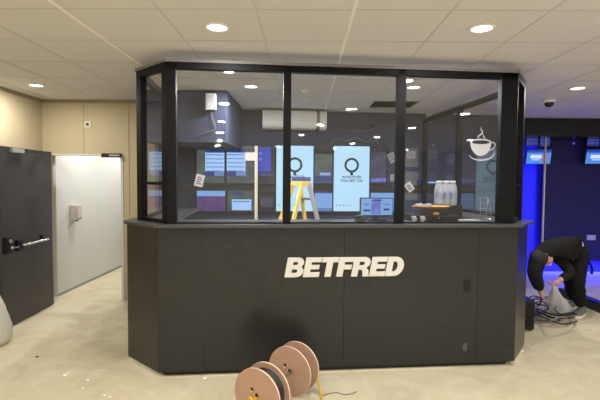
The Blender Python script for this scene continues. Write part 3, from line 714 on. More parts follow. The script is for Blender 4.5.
u0, z0 = onn(329, 128.5, NB-.02); u1, _ = onn(366, 128.5, NB-.02)
mb = MB(); bbox_k(mb, u0, u1, NB-.025, NB, z0-.012, z0+.012); struct(mb, 'trim_10', MT['darkbulk'], 'thin dark cable conduit right of the air conditioner')
pts = [(330, 143), (338, 139), (347, 141), (356, 138), (366, 142), (374, 139), (380, 146)]
pts = [W(*(lambda q: (q[0], NB-.014, q[1]))(onn(a, b, NB-.014))) for a, b in pts]
mb = MB(); mb.tube(spline(pts, 8), .006, 6); o = mb.build('loose_cable', MT['cableg'], loc=pts[0]); tag(o, 'pale loose cable draped along the wall above the second ring poster', 'cable')
# cream pole
p = ony(256.3, 160, 5.95)
t = thing('support_pole', 'slim cream upright pole behind the left pane', 'pole', (p.x, 5.95, 0)); zt_ = ony(256, 146, 5.95).z
mb = MB(); mb.box(-.02, .02, -.02, .02, .01, zt_); mb.build('upright', MT['pole'], t, bevel=.004)
mb = MB(); mb.box(-.09, .09, -.09, .09, 0, .012); mb.build('base_plate', MT['pole'], t)
q = ony(249.5, 156.5, 5.93)
mb = MB(); mb.box(q.x-p.x-.055, -.0, -.028, -.02, q.z-.055, q.z+.055); mb.build('tag_plate', mat('cream_card', srgb(222, 214, 204), .6), t)

# stepladder
yl = 5.35
c = ony(301.5, 178, yl)
t = thing('stepladder', 'yellow stepladder with a blue top cap behind the glass', 'ladder', (c.x, yl, 0), (0, 0, R(38)))
zt_ = c.z; hw = .10
mb = MB(); mb.box(-.075, .07, -.10, .10, zt_-.035, zt_+.012); mb.build('top_cap', MT['bluecap'], t, bevel=.008)
mb = MB(); mb.box(-.07, .065, -.095, .095, zt_-.10, zt_-.036); mb.build('hinge_block', MT['fibre'], t, bevel=.01)
def leg(x0, y0, x1, y1, m=MT['fibre']):
    mb = MB(); mb.bar((x0, y0, zt_-.06), (x1, y1, .02), .028, .05); o = mb.build('leg', m, t)
    mb = MB(); mb.box(x1-.03, x1+.03, y1-.045, y1+.045, 0, .05); mb.build('foot', MT['plasticb'], o)
leg(.05, -.085, .42, -.24, MT['alu']); leg(.05, .085, .42, .24); leg(-.055, -.085, -.62, -.24); leg(-.055, .085, -.62, .24)
for i in range(5):
    z = .28*(i+1); f = z/(zt_-.06); x = .05+.37*(1-f); hy_ = .085+.155*(1-f)
    mb = MB(); mb.box(x-.045, x+.045, -hy_, hy_, z-.012, z+.012); mb.build('step', MT['alu'], t)
    if i in (0, 2, 3):
        x = -.055-.565*(1-f); mb = MB(); mb.bar((x, -hy_, z), (x, hy_, z), .025, .025); mb.build('brace', MT['alu'], t)

# monitor on the worktop, tray, bottles, device
def kthing(name, label, cat, px, py, z=ZW, rz=0, group=None, n=None):
    if n is None: p = onz(px, py, z)
    else: u, zz = onn(px, py, n); p = W(u, n, z)
    return thing(name, label, cat, (p.x, p.y, z), (0, 0, BA+rz), group)
t = kthing('counter_monitor', 'counter monitor with a blue page at the kiosk middle pane', 'monitor', 376, 217, n=.36)
mb = MB(); mb.box(-.08, .08, -.06, .06, 0, .012); st = mb.build('stand', MT['plasticb'], t, bevel=.004)
mb = MB(); mb.box(-.02, .02, .0, .03, .012, .08); mb.build('neck', MT['plasticb'], t)
mb = MB(); mb.box(-.155, .155, -.02, .012, .042, .21); hd = mb.build('bezel', MT['plasticb'], t, bevel=.004)
mb = MB()
for k, (x0, y0, x1, y1, m) in enumerate([(0, 0, 1, 1, E['ltblue']), (.1, .3, .25, .42, E['table2']), (.08, .66, .3, .78, E['navy']), (.33, .1, .62, .95, E['lav']), (.36, .05, .65, .14, E['navy']), (.7, .3, .92, .42, E['table2']), (.72, .6, .9, .72, E['navy'])]):
    yy = -.0203-.0004*k; mb.use(m); mb.box(-.148+.296*x0, -.148+.296*x1, yy-.0003, yy, .05+.152*(1-y1), .05+.152*(1-y0))
mb.build('display', None, t)
t = kthing('card_terminal', 'small dark card terminal on the worktop beside the counter monitor', 'card terminal', 360, 219, n=.25)
mb = MB(); mb.box(-.04, .04, -.05, .05, 0, .03); mb.box(-.035, .035, .0, .05, .03, .05); mb.build('case', MT['plasticb'], t, bevel=.006)
mb = MB(); mb.box(-.028, .028, .005, .035, .0502, .0515); mb.build('display', MT['plasticg'], t)
# till drawer with tray on top
t = kthing('cash_drawer', 'low black till drawer on the worktop at the right pane', 'till drawer', 431, 217, n=.33)
mb = MB(); mb.box(-.205, .205, -.13, .14, .006, .058); cd = mb.build('case', MT['plasticb'], t, bevel=.004)
mb = MB(); mb.box(-.17, .17, -.134, -.129, .014, .05); mb.build('drawer_front', MT['steelblack'], t, bevel=.002)
mb = MB(); mb.cyl((.02, -.134, .035), (.02, -.139, .035), .008); mb.build('lock', MT['chrome'], t)
mb = MB(); mb.box(-.19, .19, -.11, .12, 0, .0065); mb.build('foot', MT['plinth'], t)
ZD = ZW+.058
t = kthing('stand_box', 'black stand with a small yellow label carrying the orange tray', 'stand', 433, 210, z=ZD, n=.34)
mb = MB(); mb.box(-.10, .12, -.07, .09, 0, .055); mb.build('box', MT['plasticb'], t, bevel=.006)
mb = MB(); mb.box(-.025, .03, -.0715, -.0695, .003, .022); mb.build('label_plate', MT['orange'], t)
ZO = ZD+.055
t = kthing('orange_tray', 'shallow orange tray on the black stand', 'tray', 431, 203, z=ZO, n=.345)
mb = MB(); mb.lathe([(.001, 0), (.12, 0), (.155, .018), (.158, .02), (.154, .022), (.119, .006), (.001, .006)], 36, mx=Matrix.Diagonal((1.18, .66, 1, 1))); mb.build('tray_body', MT['orange'], t)
tb = t
for i, (x, y) in enumerate(((-.135, -.02), (-.09, .02), (-.055, -.03), (-.015, .01))):
    q = Matrix.Rotation(BA, 4, 'Z') @ Vector((x, y, 0)); mb = MB(); mb.ico((0, 0, 0), .026, 2, (1.2, .9, .75))
    for v in mb.bm.verts: v.co *= 1+.2*mnoise.noise(v.co*60+Vector((i, 0, 0)))
    o = mb.build('paper_wad', MT['paper'], loc=(0, 0, 0)); o.location = (tb.location.x+q.x, tb.location.y+q.y, ZO+.026)
    tag(o, ('crumpled white paper wad at the left end of the orange tray', 'crumpled white paper wad second from the left end of the orange tray', 'crumpled white paper wad third from the left end of the orange tray', 'crumpled white paper wad nearest the middle of the orange tray')[i], 'paper', 'paper wads on the orange tray')
for i, px in enumerate((412.5, 421)):
    u, z = onn(px, 208.5, .2); 
    t = thing('white_mug', ('small white cup left of the black stand' if i == 0 else 'small white cup just in front of the black stand'), 'cup', W(u, .165, ZW), (0, 0, BA), 'white cups by the till drawer')
    mb = MB(); mb.lathe([(.001, 0), (.014, 0), (.02, .05), (.021, .052), (.018, .052), (.013, .005), (.001, .005)], 20); mb.build('cup_body', MT['plasticw'], t)
    mb = MB(); mb.tube([(.018+.012*math.sin(a), 0, .028+.012*math.cos(a)) for a in [PI*i/8 for i in range(9)]], .003, 6); mb.build('handle', MT['plasticw'], t)
# water bottles: a pack of six behind the tray
BT = thing('water_bottle', '', 'bottle', (0, 0, 0), (0, 0, BA), 'clear water bottles in a pack behind the orange tray')
mb = MB(); mb.lathe([(.001, 0), (.028, 0), (.032, .008), (.032, .05), (.030, .055), (.032, .06), (.032, .15), (.026, .19), (.014, .212), (.013, .225), (.001, .225)], 20, cap=False); mb.build('bottle_body', MT['pet'], BT)
mb = MB(); mb.lathe([(.0325, .075), (.0325, .125)], 20, cap=False); mb.build('label_band', mat('pale_blue_label', srgb(150, 160, 190), .5), BT)
mb = MB(); mb.lathe([(.001, .222), (.0155, .222), (.0155, .242), (.001, .242)], 16, cap=False); mb.build('cap', MT['plasticw'], BT)
mb = MB(); mb.lathe([(.001, .004), (.0295, .004), (.0295, .148), (.024, .185), (.001, .186)], 20, cap=False); mb.build('water', glass_mat('still_water', (.9, .93, .95), .10, .05), BT)
bu, bz = onn(444.5, 205, .62)
ZP = onn(444.5, 206, .62)[1]
# a small crate lifts the pack to tray height
t = thing('black_crate', 'black box behind the till drawer carrying the water bottles', 'box', W(bu, .60, ZW), (0, 0, BA)); hcr = max(.05, onn(444.5, 205.5, .52)[1]-ZW)
mb = MB(); mb.box(-.13, .13, -.10, .10, 0, hcr); mb.build('box_body', MT['plasticb'], t, bevel=.004)
mb = MB(); mb.box(-.12, .12, -.102, -.099, hcr*.3, hcr*.6); mb.build('hand_slot', MT['plinth'], t)
names = ['front row, left', 'front row, middle', 'front row, right', 'back row, left', 'back row, middle', 'back row, right']
for i in range(6):
    r_, c_ = divmod(i, 3); o = BT if i == 0 else copy_tree(BT)
    o.location = W(bu-.068+.068*c_, .565+.068*r_, ZW+hcr); o['label'] = 'clear water bottle of the six pack, '+names[i]
# wire rack and pale card at the right end
t = kthing('wire_rack', 'pale wire leaflet rack leaning at the right end of the worktop', 'rack', 489, 215, n=.40)
def rp(x, z): return (x, .02+z*.35, z)
mb = MB()
for a, b in ((rp(-.07, 0), rp(-.045, .21)), (rp(.045, 0), rp(.035, .21)), (rp(-.045, .21), rp(.035, .21)), (rp(-.07, .002), rp(.045, .002))): mb.tube([a, b], .0028, 6)
mb.build('frame', MT['plasticg'], t)
for z in (.055, .105, .155):
    mb = MB(); mb.tube([rp(-.07+.12*z, z), rp(.045-.05*z, z)], .0025, 6); mb.build('rung', MT['plasticg'], t)
mb = MB(); mb.tube([(.045, .02, .003), (.05, .15, .003)], .003, 6); mb.tube([rp(.035, .2), (.05, .15, .003)], .003, 6); mb.build('prop', MT['alu'], t)
t = kthing('paper_stack', 'loose white papers on the worktop left of the wire rack', 'papers', 468, 218, n=.36)
for i in range(3):
    mb = MB(); mb.box(-.10, .10, -.07, .07, .0005+.002*i, .002+.002*i, Matrix.Rotation(.25*i-.2, 4, 'Z')); mb.build('sheet', MT['paper'], t)

# ------------------------------------------------------------------ cable drums on the floor
RAD = .187
ax = Vector((.0595, .1, 0)); ax.normalize(); axr = math.atan2(ax.y, ax.x)
def drum(px, py, label, width, cable):
    c = onz(px, py, RAD); t = thing('cable_drum', label, 'cable drum', (c.x, c.y, 0), (0, 0, axr), 'fibreboard cable drums')
    MX = Matrix.Translation((0, 0, RAD)) @ Matrix.Rotation(PI/2, 4, 'Y')
    for k, x in enumerate((0, width)):
        me = curve_mesh([ell(0, 0, RAD-.001, RAD-.001, n=72), ell(0, 0, .019, .019, n=20), ell(-.036, .040, .015, .015, n=20)], .012, 0)
        mb = MB(); mb.use(MT['mdf']); mb.mesh(me, Matrix.Translation((x, 0, 0)) @ MX); mb.use(MT['mdfedge'])
        mb.bm.faces.ensure_lookup_table(); mb.bm.normal_update()
        for f in mb.bm.faces:
            if abs(f.normal.x) < .5: f.material_index = 1
        mb.build('flange', None, t)
    mb = MB(); mb.lathe([(.10, .007), (.10, width-.007)], 40, mx=MX, cap=False); mb.build('core', MT['mdf'], t)
    if cable:
        prof = []; nw = int((width-.016)/.009)
        for i in range(nw):
            z0 = .008+i*.009; rr = .145+.004*((i*7) % 3)
            prof += [(rr-.003, z0), (rr+.001, z0+.002), (rr+.0022, z0+.0045), (rr+.001, z0+.007)]
        prof.append((rr-.003, z0+.009))
        mb = MB(); mb.lathe(prof, 48, mx=MX, cap=False); o = mb.build('wound_cable', cable, t)
    return t
c1 = onz(257, 396, RAD); c1b = onz(267, 389, RAD); c2 = onz(289.5, 371, RAD); c2b = onz(297.5, 365.5, RAD)
d1 = drum(257, 396, 'nearer cable drum wound with black cable, yellow flex in its hub', .115, MT['cableb'])
d2 = drum(289.5, 371, 'farther cable drum with an empty hub and two dark holes', .12, None)
p0 = Vector((c1.x, c1.y, RAD))+ax*.05; p1 = Vector((c2.x, c2.y, RAD))+ax*.2
p1 = p0+ax*((p1-p0).dot(ax))
mb = MB(); mb.cyl(p0, p1, .0095); o = mb.build('steel_rod', mat('dull_steel', srgb(140, 136, 132), .4, .8), loc=p0); tag(o, 'grey steel rod passing through both cable drum hubs', 'rod')
q = Vector((c1.x, c1.y, RAD-.014)); nrm = -ax; side_ = Vector((-ax.y, ax.x, 0))
pts = [q+ax*.03, q+nrm*.02, q+nrm*.05+Vector((0, 0, .012)), q+nrm*.045+side_*.025+Vector((0, 0, .02)), q+nrm*.03+side_*.03+Vector((0, 0, -.02)), q+nrm*.035-side_*.02+Vector((0, 0, -.045)), q+nrm*.03-side_*.035+Vector((0, 0, -.09))]
mb = MB(); mb.tube(spline(pts, 8), .009, 8); o = mb.build('yellow_flex', MT['yellow'], loc=q); tag(o, 'short yellow flex poking out of the nearer drum hub', 'cable')
e = c2+ax*.10+Vector((0, 0, 0))
# yellow cable leaving the far drum
P = lambda px, py, z: onz(px, py, z)
pts = [P(306, 369, .17), P(313, 372, .16), P(317, 378, .11), P(320, 389, .04), P(322, 399, .008), P(324, 412, .008), P(318, 430, .008)]
mb = MB(); mb.tube(spline(pts, 8), .009, 8); o = mb.build('yellow_cable', MT['yellow'], loc=pts[4]); tag(o, 'thick yellow cable hanging off the farther drum onto the floor', 'cable')
pts = [P(321, 396, .004), P(328, 394, .004), P(336, 392.5, .004), P(344, 394.5, .004), P(352, 393.5, .004), P(357, 391.5, .004)]
mb = MB(); mb.tube(spline(pts, 8), .0035, 6); o = mb.build('wire_offcut', MT['cableg'], loc=pts[0]); tag(o, 'thin grey wire offcut on the floor right of the cable drums', 'wire')
pts = [P(239, 397, .003), P(237, 390, .02), P(239, 383, .06)]
# floor debris
deb = [(65, 376, .03, 'largest white plaster crumb on the floor left of the counter'), (69, 374, .025, 'white plaster crumb touching the largest one'), (88, 381, .022, 'white plaster crumb nearer the counter corner'), (90, 336, .016, 'lone pale crumb on the floor towards the corridor'),
       (83, 388, .014, 'tiny plaster crumb on the near floor at the left'), (105, 396, .02, 'pale crumb at the bottom edge left of the drums'), (205, 379.5, .03, 'white crumpled scrap at the foot of the counter front'), (37, 357, .025, 'small dark offcut on the floor near the door'), (110, 397.5, .015, 'smallest pale crumb at the bottom edge'), (522, 352, .03, 'white scrap at the foot of the counter right corner')]
for i, (px, py, s, lb) in enumerate(deb):
    p = onz(px, py, 0); mb = MB(); s *= .7; mb.ico((0, 0, 0), s, 2, (1, .8, .45 if i != 7 else .2))
    for v in mb.bm.verts: v.co *= 1+.35*mnoise.noise(v.co*(1.1/s)+Vector((i*3.1, 0, 0)))
    zmin = min(v.co.z for v in mb.bm.verts)
    o = mb.build('floor_crumb', MT['crumb'] if i != 7 else MT['plasticb']); o.location = (p.x, p.y, -zmin); tag(o, lb, 'debris', 'crumbs on the floor')

# ------------------------------------------------------------------ blue recess fittings
def strip(p0, p1, label):
    p0, p1 = Vector(p0), Vector(p1); mb = MB(); mb.bar(p0, p1, .012, .02); o = mb.build('led_strip', E['led'], loc=p0); tag(o, label, 'light strip'); return o
strip((PX0+.03, 7.777, pz+.1), (PX0+.03, 7.777, 2.3), 'vertical blue light strip behind the navy panel edge')
strip((PX0+.1, 7.777, pz+.035), (7.0, 7.777, pz+.035), 'horizontal blue light strip under the navy panel')
def area(name, loc, sx, sy, e, rot, col=(.015, .02, 1)):
    l = bpy.data.lights.new(name, 'AREA'); l.shape = 'RECTANGLE'; l.size = sx; l.size_y = sy; l.energy = e; l.color = col
    o = bpy.data.objects.new(name, l); COL.objects.link(o); o.location = loc; o.rotation_euler = rot; return o
area('led_wash_side', (PX0+.01, 7.84, 1.2), 2.1, .05, 15, (0, R(90), 0))
area('led_wash_floor', ((PX0+7)/2, 7.85, pz-.02), 2.8, .04, 90, (R(-25), 0, 0))
p = ony(591, 237.5, 7.72)
mb = MB(); mb.box(-.075, .075, -.012, 0, -.045, .045); o = mb.build('wall_socket', E['plate'], bevel=.004); o.location = (p.x, 7.72, p.z); tag(o, 'small pale socket plate on the navy panel', 'socket plate')
p = ony(573.5, 143.5, 7.72)
mb = MB(); mb.cyl((0, 0, 0), (0, -.02, 0), .014); o = mb.build('indicator_light', emit('violet_led', (.15, .05, 1, 1), 1.2)); o.location = (p.x, 7.72, p.z); tag(o, 'tiny violet indicator light high on the navy panel', 'indicator')
p = ony(540.3, 300, 7.3)
t = thing('pale_post', 'slim pale metal post at the left edge of the navy panel', 'post', (p.x, 7.3, 0))
mb = MB(); mb.box(-.009, .009, -.02, .02, .008, 2.374); mb.build('upright', MT['plasticw'], t, bevel=.003)
mb = MB(); mb.box(-.05, .05, -.05, .05, 0, .01); mb.build('foot_plate', MT['alu'], t)
def small_tv(px0, px1, label, red):
    y = 7.5; a = ony(px0, 157, y); b = ony(px1, 157, y); z1 = ony(px0, 149.6, y).z; z0 = ony(px0, 163.6, y).z; w, h = b.x-a.x, z1-z0
    t = thing('hanging_television', label, 'television', ((a.x+b.x)/2, y, z0), (R(14), 0, R(-6)), 'small televisions in the blue recess')
    mb = MB(); mb.box(-w/2-.01, w/2+.01, 0, .05, -.01, h+.01); mb.build('bezel', MT['plasticb'], t, bevel=.004)
    mb = MB(); k = 0
    items = [(0, 0, 1, 1, E['cyan']), (0, 0, 1, .2, E['blue']), (.16, .36, .62, .62, E['white']), (.22, .66, .56, .76, E['table'])]
    if red: items += [(.66, .3, .86, .9, E['red']), (.72, .4, .8, .6, E['white'])]
    for (x0, y0, x1, y1, m) in items:
        mb.use(m); mb.box(-w/2+x0*w, -w/2+x1*w, -.0012-.0006*k, -.0008-.0006*k, (1-y1)*h, (1-y0)*h); k += 1
    mb.build('display', None, t)
    mb = MB(); mb.bar((0, .03, h), (0, .03+.06, h+.22), .03, .03); mb.build('bracket', MT['steelblack'], t)
small_tv(526.5, 549.5, 'small hanging television crossed by the pale post', True)
small_tv(586, 612, 'small hanging television at the right edge of the photo', False)

def header(px0, px1, label):  # blue patches above the televisions, built as glowing panels
    y = 7.55; a = ony(px0, 141, y); b = ony(px1, 141, y); z1 = ony(px0, 136.5, y).z; z0 = ony(px0, 146, y).z; w, h = b.x-a.x, z1-z0
    t = thing('header_panel', label, 'display', ((a.x+b.x)/2, y, z0), (R(6), 0, R(-6)), 'dim blue glowing panels above the small televisions')
    mb = MB(); mb.box(-w/2-.006, w/2+.006, 0, .04, -.006, h+.006); mb.build('housing', MT['plasticb'], t, bevel=.003)
    mb = MB(); mb.use(E['hdr']); mb.box(-w/2, w/2, -.002, -.001, 0, h); mb.use(E['hdr2'])
    for f in (.25, .6): mb.box(-w/2, w/2, -.003, -.002, h*f, h*(f+.14))
    mb.build('display', None, t)
    mb = MB(); mb.box(-.02, .02, .04, .15, h*.3, h*.6); mb.build('bracket', MT['steelblack'], t)
header(526.8, 549, 'dim blue glowing panel above the television crossed by the pale post')
header(588, 612, 'dim blue glowing panel above the television at the right edge')

# black box, trunking, tangled cables, bag
p = onz(530, 331)
t = thing('equipment_box', 'black upright box on the floor beside the kiosk', 'box', (p.x-.10, p.y+.12, 0))
mb = MB(); mb.box(-.14, .145, -.12, .12, .012, .34); mb.build('case', MT['plasticb'], t, bevel=.012)
for x in (-.11, .115):
    mb = MB(); mb.cyl((x, -.09, 0), (x, -.09, .014), .015, n=12); mb.build('foot', MT['plinth'], t)
mb = MB(); mb.box(-.12, .125, -.123, -.119, .05, .31); mb.build('front_grille', MT['steelblack'], t)
a, b = onz(572, 300), onz(625, 322)
a.y += .22; b.y += .22
t = thing('trunking_length', 'long black trunking lying on the floor behind the shoes', 'trunking', ((a.x+b.x)/2, (a.y+b.y)/2, 0))
mb = MB(); aa, bb = a-t.location, b-t.location; mb.bar(aa+Vector((0, 0, .055)), bb+Vector((0, 0, .055)), .13, .11); mb.build('channel', MT['plasticb'], t, bevel=.006)
mb = MB(); mb.bar(aa+Vector((0, 0, .114)), bb+Vector((0, 0, .114)), .11, .008); mb.build('lid', MT['steelblack'], t)
paths = [((527, 303), (540, 312), (556, 318), (574, 317), (568, 310), (550, 311)), ((528, 310), (545, 318), (562, 324), (577, 321)), ((526, 297), (536, 304), (549, 306), (543, 313), (530, 309)),
         ((529, 299), (545, 300), (552, 306), (560, 314), (571, 313), (580, 316)), ((534, 316), (548, 308), (541, 301), (533, 306), (546, 316), (560, 320)), ((527, 306), (535, 298), (548, 299), (556, 305), (549, 313), (538, 311)),
         ((526, 300), (533, 296), (541, 299), (538, 306), (530, 304), (528, 298)), ((527, 313), (537, 309), (550, 314), (566, 316), (576, 311)), ((529, 302), (540, 297), (552, 298), (547, 305), (536, 303)), ((536, 320), (549, 321), (561, 317), (569, 320), (575, 324))]
lbs = ['black cable looping past the bag towards the shoe', 'black cable reaching farthest towards the viewer', 'grey cable coiled nearest the kiosk', 'black cable running behind the bag', 'black cable tangled in the middle of the heap', 'grey cable looping up by the lowered hand', 'small black cable loop touching the kiosk corner', 'black cable crossing in front of the bag from the black box', 'grey cable curled under the lowered hand', 'grey cable lying in front of the bag and shoe']
for i, pp in enumerate(paths):
    hgt = .02+.012*i
    pts = [onz(x, y, (.008 if k in (0, len(pp)-1) else hgt+.03*((k+i) % 3))) for k, (x, y) in enumerate(pp)]
    mb = MB(); mb.tube(spline(pts, 8), .0085, 7); o = mb.build('tangled_cable', MT['cableg'] if i in (2, 5, 8, 9) else MT['cableb'], loc=pts[0]); tag(o, lbs[i], 'cable', 'tangled cables on the floor')

# ------------------------------------------------------------------ person
def skinned(chains, name, m, parent, loc, sub=2):
    """chains: list of lists of (point, radius or (rx, ry)); first point of later chains may be a tuple ('ref', i)"""
    vs, es, rs = [], [], []
    for ch in chains:
        prev = None
        for item in ch:
            if isinstance(item, int): prev = item; continue
            p, r = item; vs.append(Vector(p)-Vector(loc)); rs.append(r if isinstance(r, tuple) else (r, r)); idx = len(vs)-1
            if prev is not None: es.append((prev, idx))
            prev = idx
    me = bpy.data.meshes.new(name); me.from_pydata(vs, es, []); me.update()
    o = bpy.data.objects.new(name, me); COL.objects.link(o)
    md = o.modifiers.new('s', 'SKIN'); md.use_smooth_shade = True
    if not me.skin_vertices: 
        with bpy.context.temp_override(object=o, active_object=o): bpy.ops.mesh.customdata_skin_add()
    sv = me.skin_vertices[0].data
    for i, r in enumerate(rs): sv[i].radius = r
    sv[0].use_root = True
    sb = o.modifiers.new('b', 'SUBSURF'); sb.levels = sub; sb.render_levels = sub
    me2 = bpy.data.meshes.new_from_object(o.evaluated_get(bpy.context.evaluated_depsgraph_get()))
    bpy.data.objects.remove(o); bpy.data.meshes.remove(me)
    me2.name = name; me2.materials.clear(); me2.materials.append(m)
    for p in me2.polygons: p.use_smooth = True
    o = bpy.data.objects.new(name, me2); COL.objects.link(o)
    if parent: o.parent = parent
    return o
def at(px, py, y): return ony(px, py, y)
hipR, hipL = at(578, 258, 5.22), at(574, 257, 5.42)
pelvis = at(574.5, 250.5, 5.30)
spine1 = at(566, 244.5, 5.26); chest = at(550, 244.5, 5.18); neck = at(545, 251.5, 5.11); headc = at(541.5, 258, 5.03)
shL = at(541.5, 250.5, 5.07)             # camera-left shoulder
shR = at(557, 255, 5.28)
elL = at(533.5, 272, 4.98); haL = at(541, 293, 4.98)
elR = at(571, 273, 5.06); haR = at(557.5, 281.5, 5.0)
knR, anR = at(576.5, 284, 5.14), at(581.5, 306, 5.28); anR.z = .10
knL, anL = at(571, 283, 5.44), at(574, 300, 5.62); anL.z = .10
toeR = anR+Vector((-.075, -.065, -.055)); toeL = anL+Vector((-.075, -.055, -.055))
PL = Vector(((anR.x+anL.x)/2, (anR.y+anL.y)/2, 0))
PE = thing('person', 'person in black work clothes bending down over cables, holding a white plastic bag', 'person', PL)
def mid(a, b, f=.5): return a.lerp(b, f)
chains = [[(pelvis, (.10, .09)), (spine1, (.085, .08)), (chest, (.085, .08)), (neck, .052), (mid(neck, headc, .5), .058), (headc, (.085, .09))],
          [0, (hipR, .08), (mid(hipR, knR), .07), (knR, .055), (mid(knR, anR, .4), .045), (anR, .034), (toeR, .02)],
          [0, (hipL, .08), (mid(hipL, knL), .07), (knL, .055), (mid(knL, anL, .4), .045), (anL, .034), (toeL, .02)],
          [2, (shL, .055), (mid(shL, elL), .048), (elL, .043), (mid(elL, haL), .038), (haL, .027)],
          [2, (shR, .055), (mid(shR, elR), .046), (elR, .043), (mid(elR, haR), .038), (haR, .027)]]
body = skinned(chains, 'body', MT['skin'], PE, PL)
# head shape, face and hands are joined into the same body mesh
def join_into(o, mbx):
    me = o.data; bm = bmesh.new(); bm.from_mesh(me)
    tmp = bpy.data.meshes.new('t'); mbx.bm.to_mesh(tmp); bm.from_mesh(tmp); bpy.data.meshes.remove(tmp); mbx.bm.free()
    bm.to_mesh(me); bm.free()
fd = Vector((.62, -.42, -.66)).normalized()           # the face looks down to the right, at the bag
up = Vector((-.72, -.55, -.42)); up = (up-fd*up.dot(fd)).normalized(); rt = fd.cross(up)
HM = Matrix((rt, fd, up)).transposed()               # columns: right, forward, crown
def hd(x, y, z): return headc+HM @ Vector((x, y, z))-PL
mb = MB(); mb.ico(headc-PL, .1, 3, (.82, 1.0, 1.15), HM); mb.ico(hd(0, .055, -.05), .062, 3, (.95, .85, 1.0), HM)
mb.ico(hd(0, .108, -.012), .017, 2, (.8, 1.1, 1.5), HM)
mb.ico(hd(.082, -.005, -.01), .024, 2, (.4, .8, 1.3), HM); mb.ico(hd(-.082, -.005, -.01), .024, 2, (.4, .8, 1.3), HM)
join_into(body, mb)
def hand(wrist, dirv, palm_n, curl, flip):
    dirv = dirv.normalized(); palm_n = (palm_n-dirv*palm_n.dot(dirv)).normalized(); sd = dirv.cross(palm_n)*flip
    w = wrist; base = w+dirv*.075
    ch = [[(w, (.022, .026)), (w+dirv*.035, (.016, .034)), (base, (.014, .036))]]
    h = skinned([[(w-dirv*.02, .024), (w+dirv*.03, .028), (w+dirv*.065, .026)]], 'h', MT['skin'], None, PL)
    out = [h]
    for k, (off, ln) in enumerate(((-.027, .068), (-.009, .08), (.009, .076), (.027, .058))):
        p = w+dirv*.055+sd*off; pts = [(p, .0095)]; dd = dirv.copy(); q = p
        for j, f in enumerate((.45, .32, .23)):
            dd = (Matrix.Rotation(curl*(.6+.5*j), 3, sd) @ dd); q = q+dd*ln*f*1.15; pts.append((q, .0088-.001*j))
        out.append(skinned([pts], 'f', MT['skin'], None, PL, 1))
    p = w+dirv*.02-sd*.022; t1 = p+(dirv*.6-sd*.8)*.035; t2 = t1+(dirv*.85-sd*.2+palm_n*.3)*.032
    out.append(skinned([[(p, .012), (t1, .0105), (t2, .009)]], 'f', MT['skin'], None, PL, 1))
    for x in out:
        m2 = MB(); m2.faces([v.co for v in x.data.vertices], [tuple(pp.vertices) for pp in x.data.polygons], True); join_into(body, m2); bpy.data.objects.remove(x)
hand(haL, (haL-elL), Vector((1, -.2, 0)), .45, 1)
hand(haR, (haR-elR), Vector((0, -.3, -1)), .6, -1)
# eyes and brows and mouth
mb = MB()
for sx in (-1, 1): mb.ico(hd(.03*sx, .092, .012), .011, 2, (1, .6, .7), HM)
mb.build('eyes', mat('dark_eyes', srgb(34, 26, 22), .3), PE)
mb = MB(); mb.ico(hd(0, .104, -.062), .02, 2, (1.1, .35, .3), HM); mb.build('mouth', mat('lip_skin', srgb(160, 98, 88), .5), PE)
mb = MB(); mb.ico(hd(0, -.018, .022), .108, 3, (.86, 1.0, 1.08), HM)
for v in mb.bm.verts:
    v.co += (v.co-(headc-PL)).normalized()*.006*mnoise.noise(v.co*45)
mb.build('hair', MT['hair'], PE)
g = 1.0
hem = pelvis.lerp(mid(hipR, hipL), .8)+Vector((.03, 0, -.06))
jchains = [[(hem, (.125, .12)), (pelvis, (.15, .135)), (spine1, (.185, .15)), (chest, (.185, .15)), (mid(chest, neck, .75), .09)],
           [3, (shL, .115), (mid(shL, elL, .5), .10), (elL, .088), (mid(elL, haL, .55), .078), (mid(elL, haL, .9), .055)],
           [3, (shR, .09), (mid(shR, elR, .5), .076), (elR, .064), (mid(elR, haR, .5), .056), (mid(elR, haR, .8), .042)]]
jk = skinned(jchains, 'jacket', MT['cloth'], PE, PL)
for v in jk.data.vertices: v.co += v.normal*.010*mnoise.noise(v.co*14)
tch = [[(pelvis, (.165, .15)), (mid(pelvis, spine1, .3), (.16, .14))],
       [0, (hipR, .122), (mid(hipR, knR), .108), (knR, .09), (mid(knR, anR, .5), .08), (mid(knR, anR, .92), .072)],
       [0, (hipL, .122), (mid(hipL, knL), .108), (knL, .09), (mid(knL, anL, .5), .08), (mid(knL, anL, .92), .072)]]
tr = skinned(tch, 'trousers', MT['trousers'], PE, PL)
for v in tr.data.vertices: v.co += v.normal*.008*mnoise.noise(v.co*16)
def shoe(an, toe):
    d = (toe-an); d.z = 0; d.normalize(); sd = Vector((-d.y, d.x, 0))
    MXs = Matrix((d, sd, Vector((0, 0, 1)))).transposed().to_4x4(); MXs.translation = Vector((an.x, an.y, 0))-PL
    out = [(-.085, -.032), (-.09, 0), (-.085, .032), (-.02, .04), (.08, .045), (.14, .044), (.18, .025), (.188, 0), (.18, -.03), (.13, -.045), (.06, -.042), (-.02, -.038)]
    mb = MB(); mb.prism(out, 0, .036, MXs); so = mb.build('sole', MT['sole'], bevel=.006)
    mb = MB(); vs = []; secs = [(.036, 1.0, 0), (.06, .97, -.004), (.085, .72, -.035), (.11, .5, -.055), (.125, .45, -.058)]
    for z, s, ox in secs:
        for x, y in out: vs.append(MXs @ Vector((x*s+ox, y*min(1, s+.15), z)))
    n = len(out); fs = [(i*n+j, i*n+(j+1) % n, (i+1)*n+(j+1) % n, (i+1)*n+j) for i in range(len(secs)-1) for j in range(n)]+[tuple(range(n))[::-1], tuple(range(4*n, 5*n))]
    mb.faces(vs, fs, True); o = mb.build('shoe', MT['shoe'], PE); so.parent = o
    so['label'] = 'white rubber sole'
shoe(anR, toeR); shoe(anL, toeL)
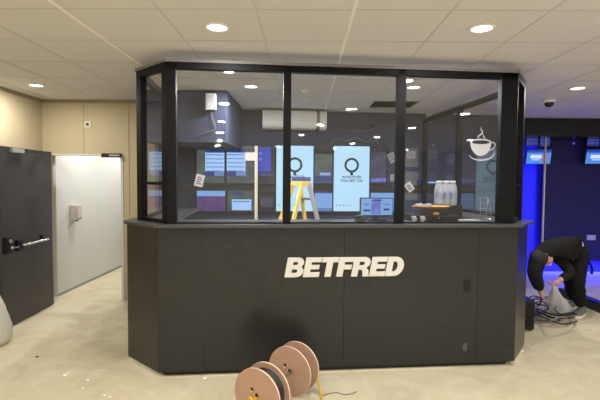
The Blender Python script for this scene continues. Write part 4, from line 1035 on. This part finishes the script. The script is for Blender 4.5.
# belt tool loop and pale tab at the back of the waist
q = at(582, 243.5, 5.15)-PL
mb = MB(); mb.box(-.009, .009, -.008, .008, -.035, .03, Matrix.Translation(q) @ Matrix.Rotation(R(-18), 4, 'Y')); o = mb.build('waist_tab', MT['plasticw'], PE, bevel=.003); o['label'] = 'pale tab at the back of the waist'
pts = [at(584, 258, 5.2), at(589, 262, 5.2), at(592, 268, 5.2), at(591.5, 274, 5.2)]
mb = MB(); mb.tube(spline([p-PL for p in pts], 6), .016, 8); mb.build('hanging_strap', MT['cloth'], PE)

# plastic bag, held at its neck
top = haR+(haR-elR).normalized()*.06; top.z -= .01
bc = onz(560, 313); bc = Vector((bc.x, bc.y+.02, 0))
mb = MB(); n = 30; secs = []
for i in range(13):
    f = i/12; c = Vector((top.x, top.y, top.z)).lerp(Vector((bc.x, bc.y, .0)), f); secs.append((c, .016+.165*f**1.15 if f < .9 else .175-.03*(f-.9)*10))
vs = []
for i, (c, r) in enumerate(secs):
    for j in range(n):
        a = 2*PI*j/n; fold = 1+.16*math.sin(a*5+i*.3)*(.3+i/12)+.12*mnoise.noise(Vector((math.cos(a)*2, math.sin(a)*2, i*.35)))
        vs.append(c+Vector((math.cos(a)*r*fold, math.sin(a)*r*fold*.75, 0)))
fs = [(i*n+j, i*n+(j+1) % n, (i+1)*n+(j+1) % n, (i+1)*n+j) for i in range(12) for j in range(n)]+[tuple(range(12*n, 13*n))]
mb.faces(vs, fs, True); o = mb.build('plastic_bag', MT['bag'], loc=bc); tag(o, 'white plastic bag held up by its neck beside the cables', 'bag')

# ------------------------------------------------------------------ world and view
wd = bpy.data.worlds.new('world'); S.world = wd; wd.use_nodes = True
wd.node_tree.nodes['Background'].inputs[0].default_value = (.5, .5, .55, 1); wd.node_tree.nodes['Background'].inputs[1].default_value = .05
vs_ = S.view_settings; vs_.view_transform = 'Standard'; vs_.look = 'None'; vs_.gamma = 1; vs_.use_curve_mapping = False; vs_.exposure = 0.0
try:
    S.cycles.use_denoising = True; S.cycles.transparent_max_bounces = 24; S.cycles.max_bounces = 10; S.cycles.diffuse_bounces = 6
    S.cycles.sample_clamp_indirect = 6
except Exception as ex: print(ex)
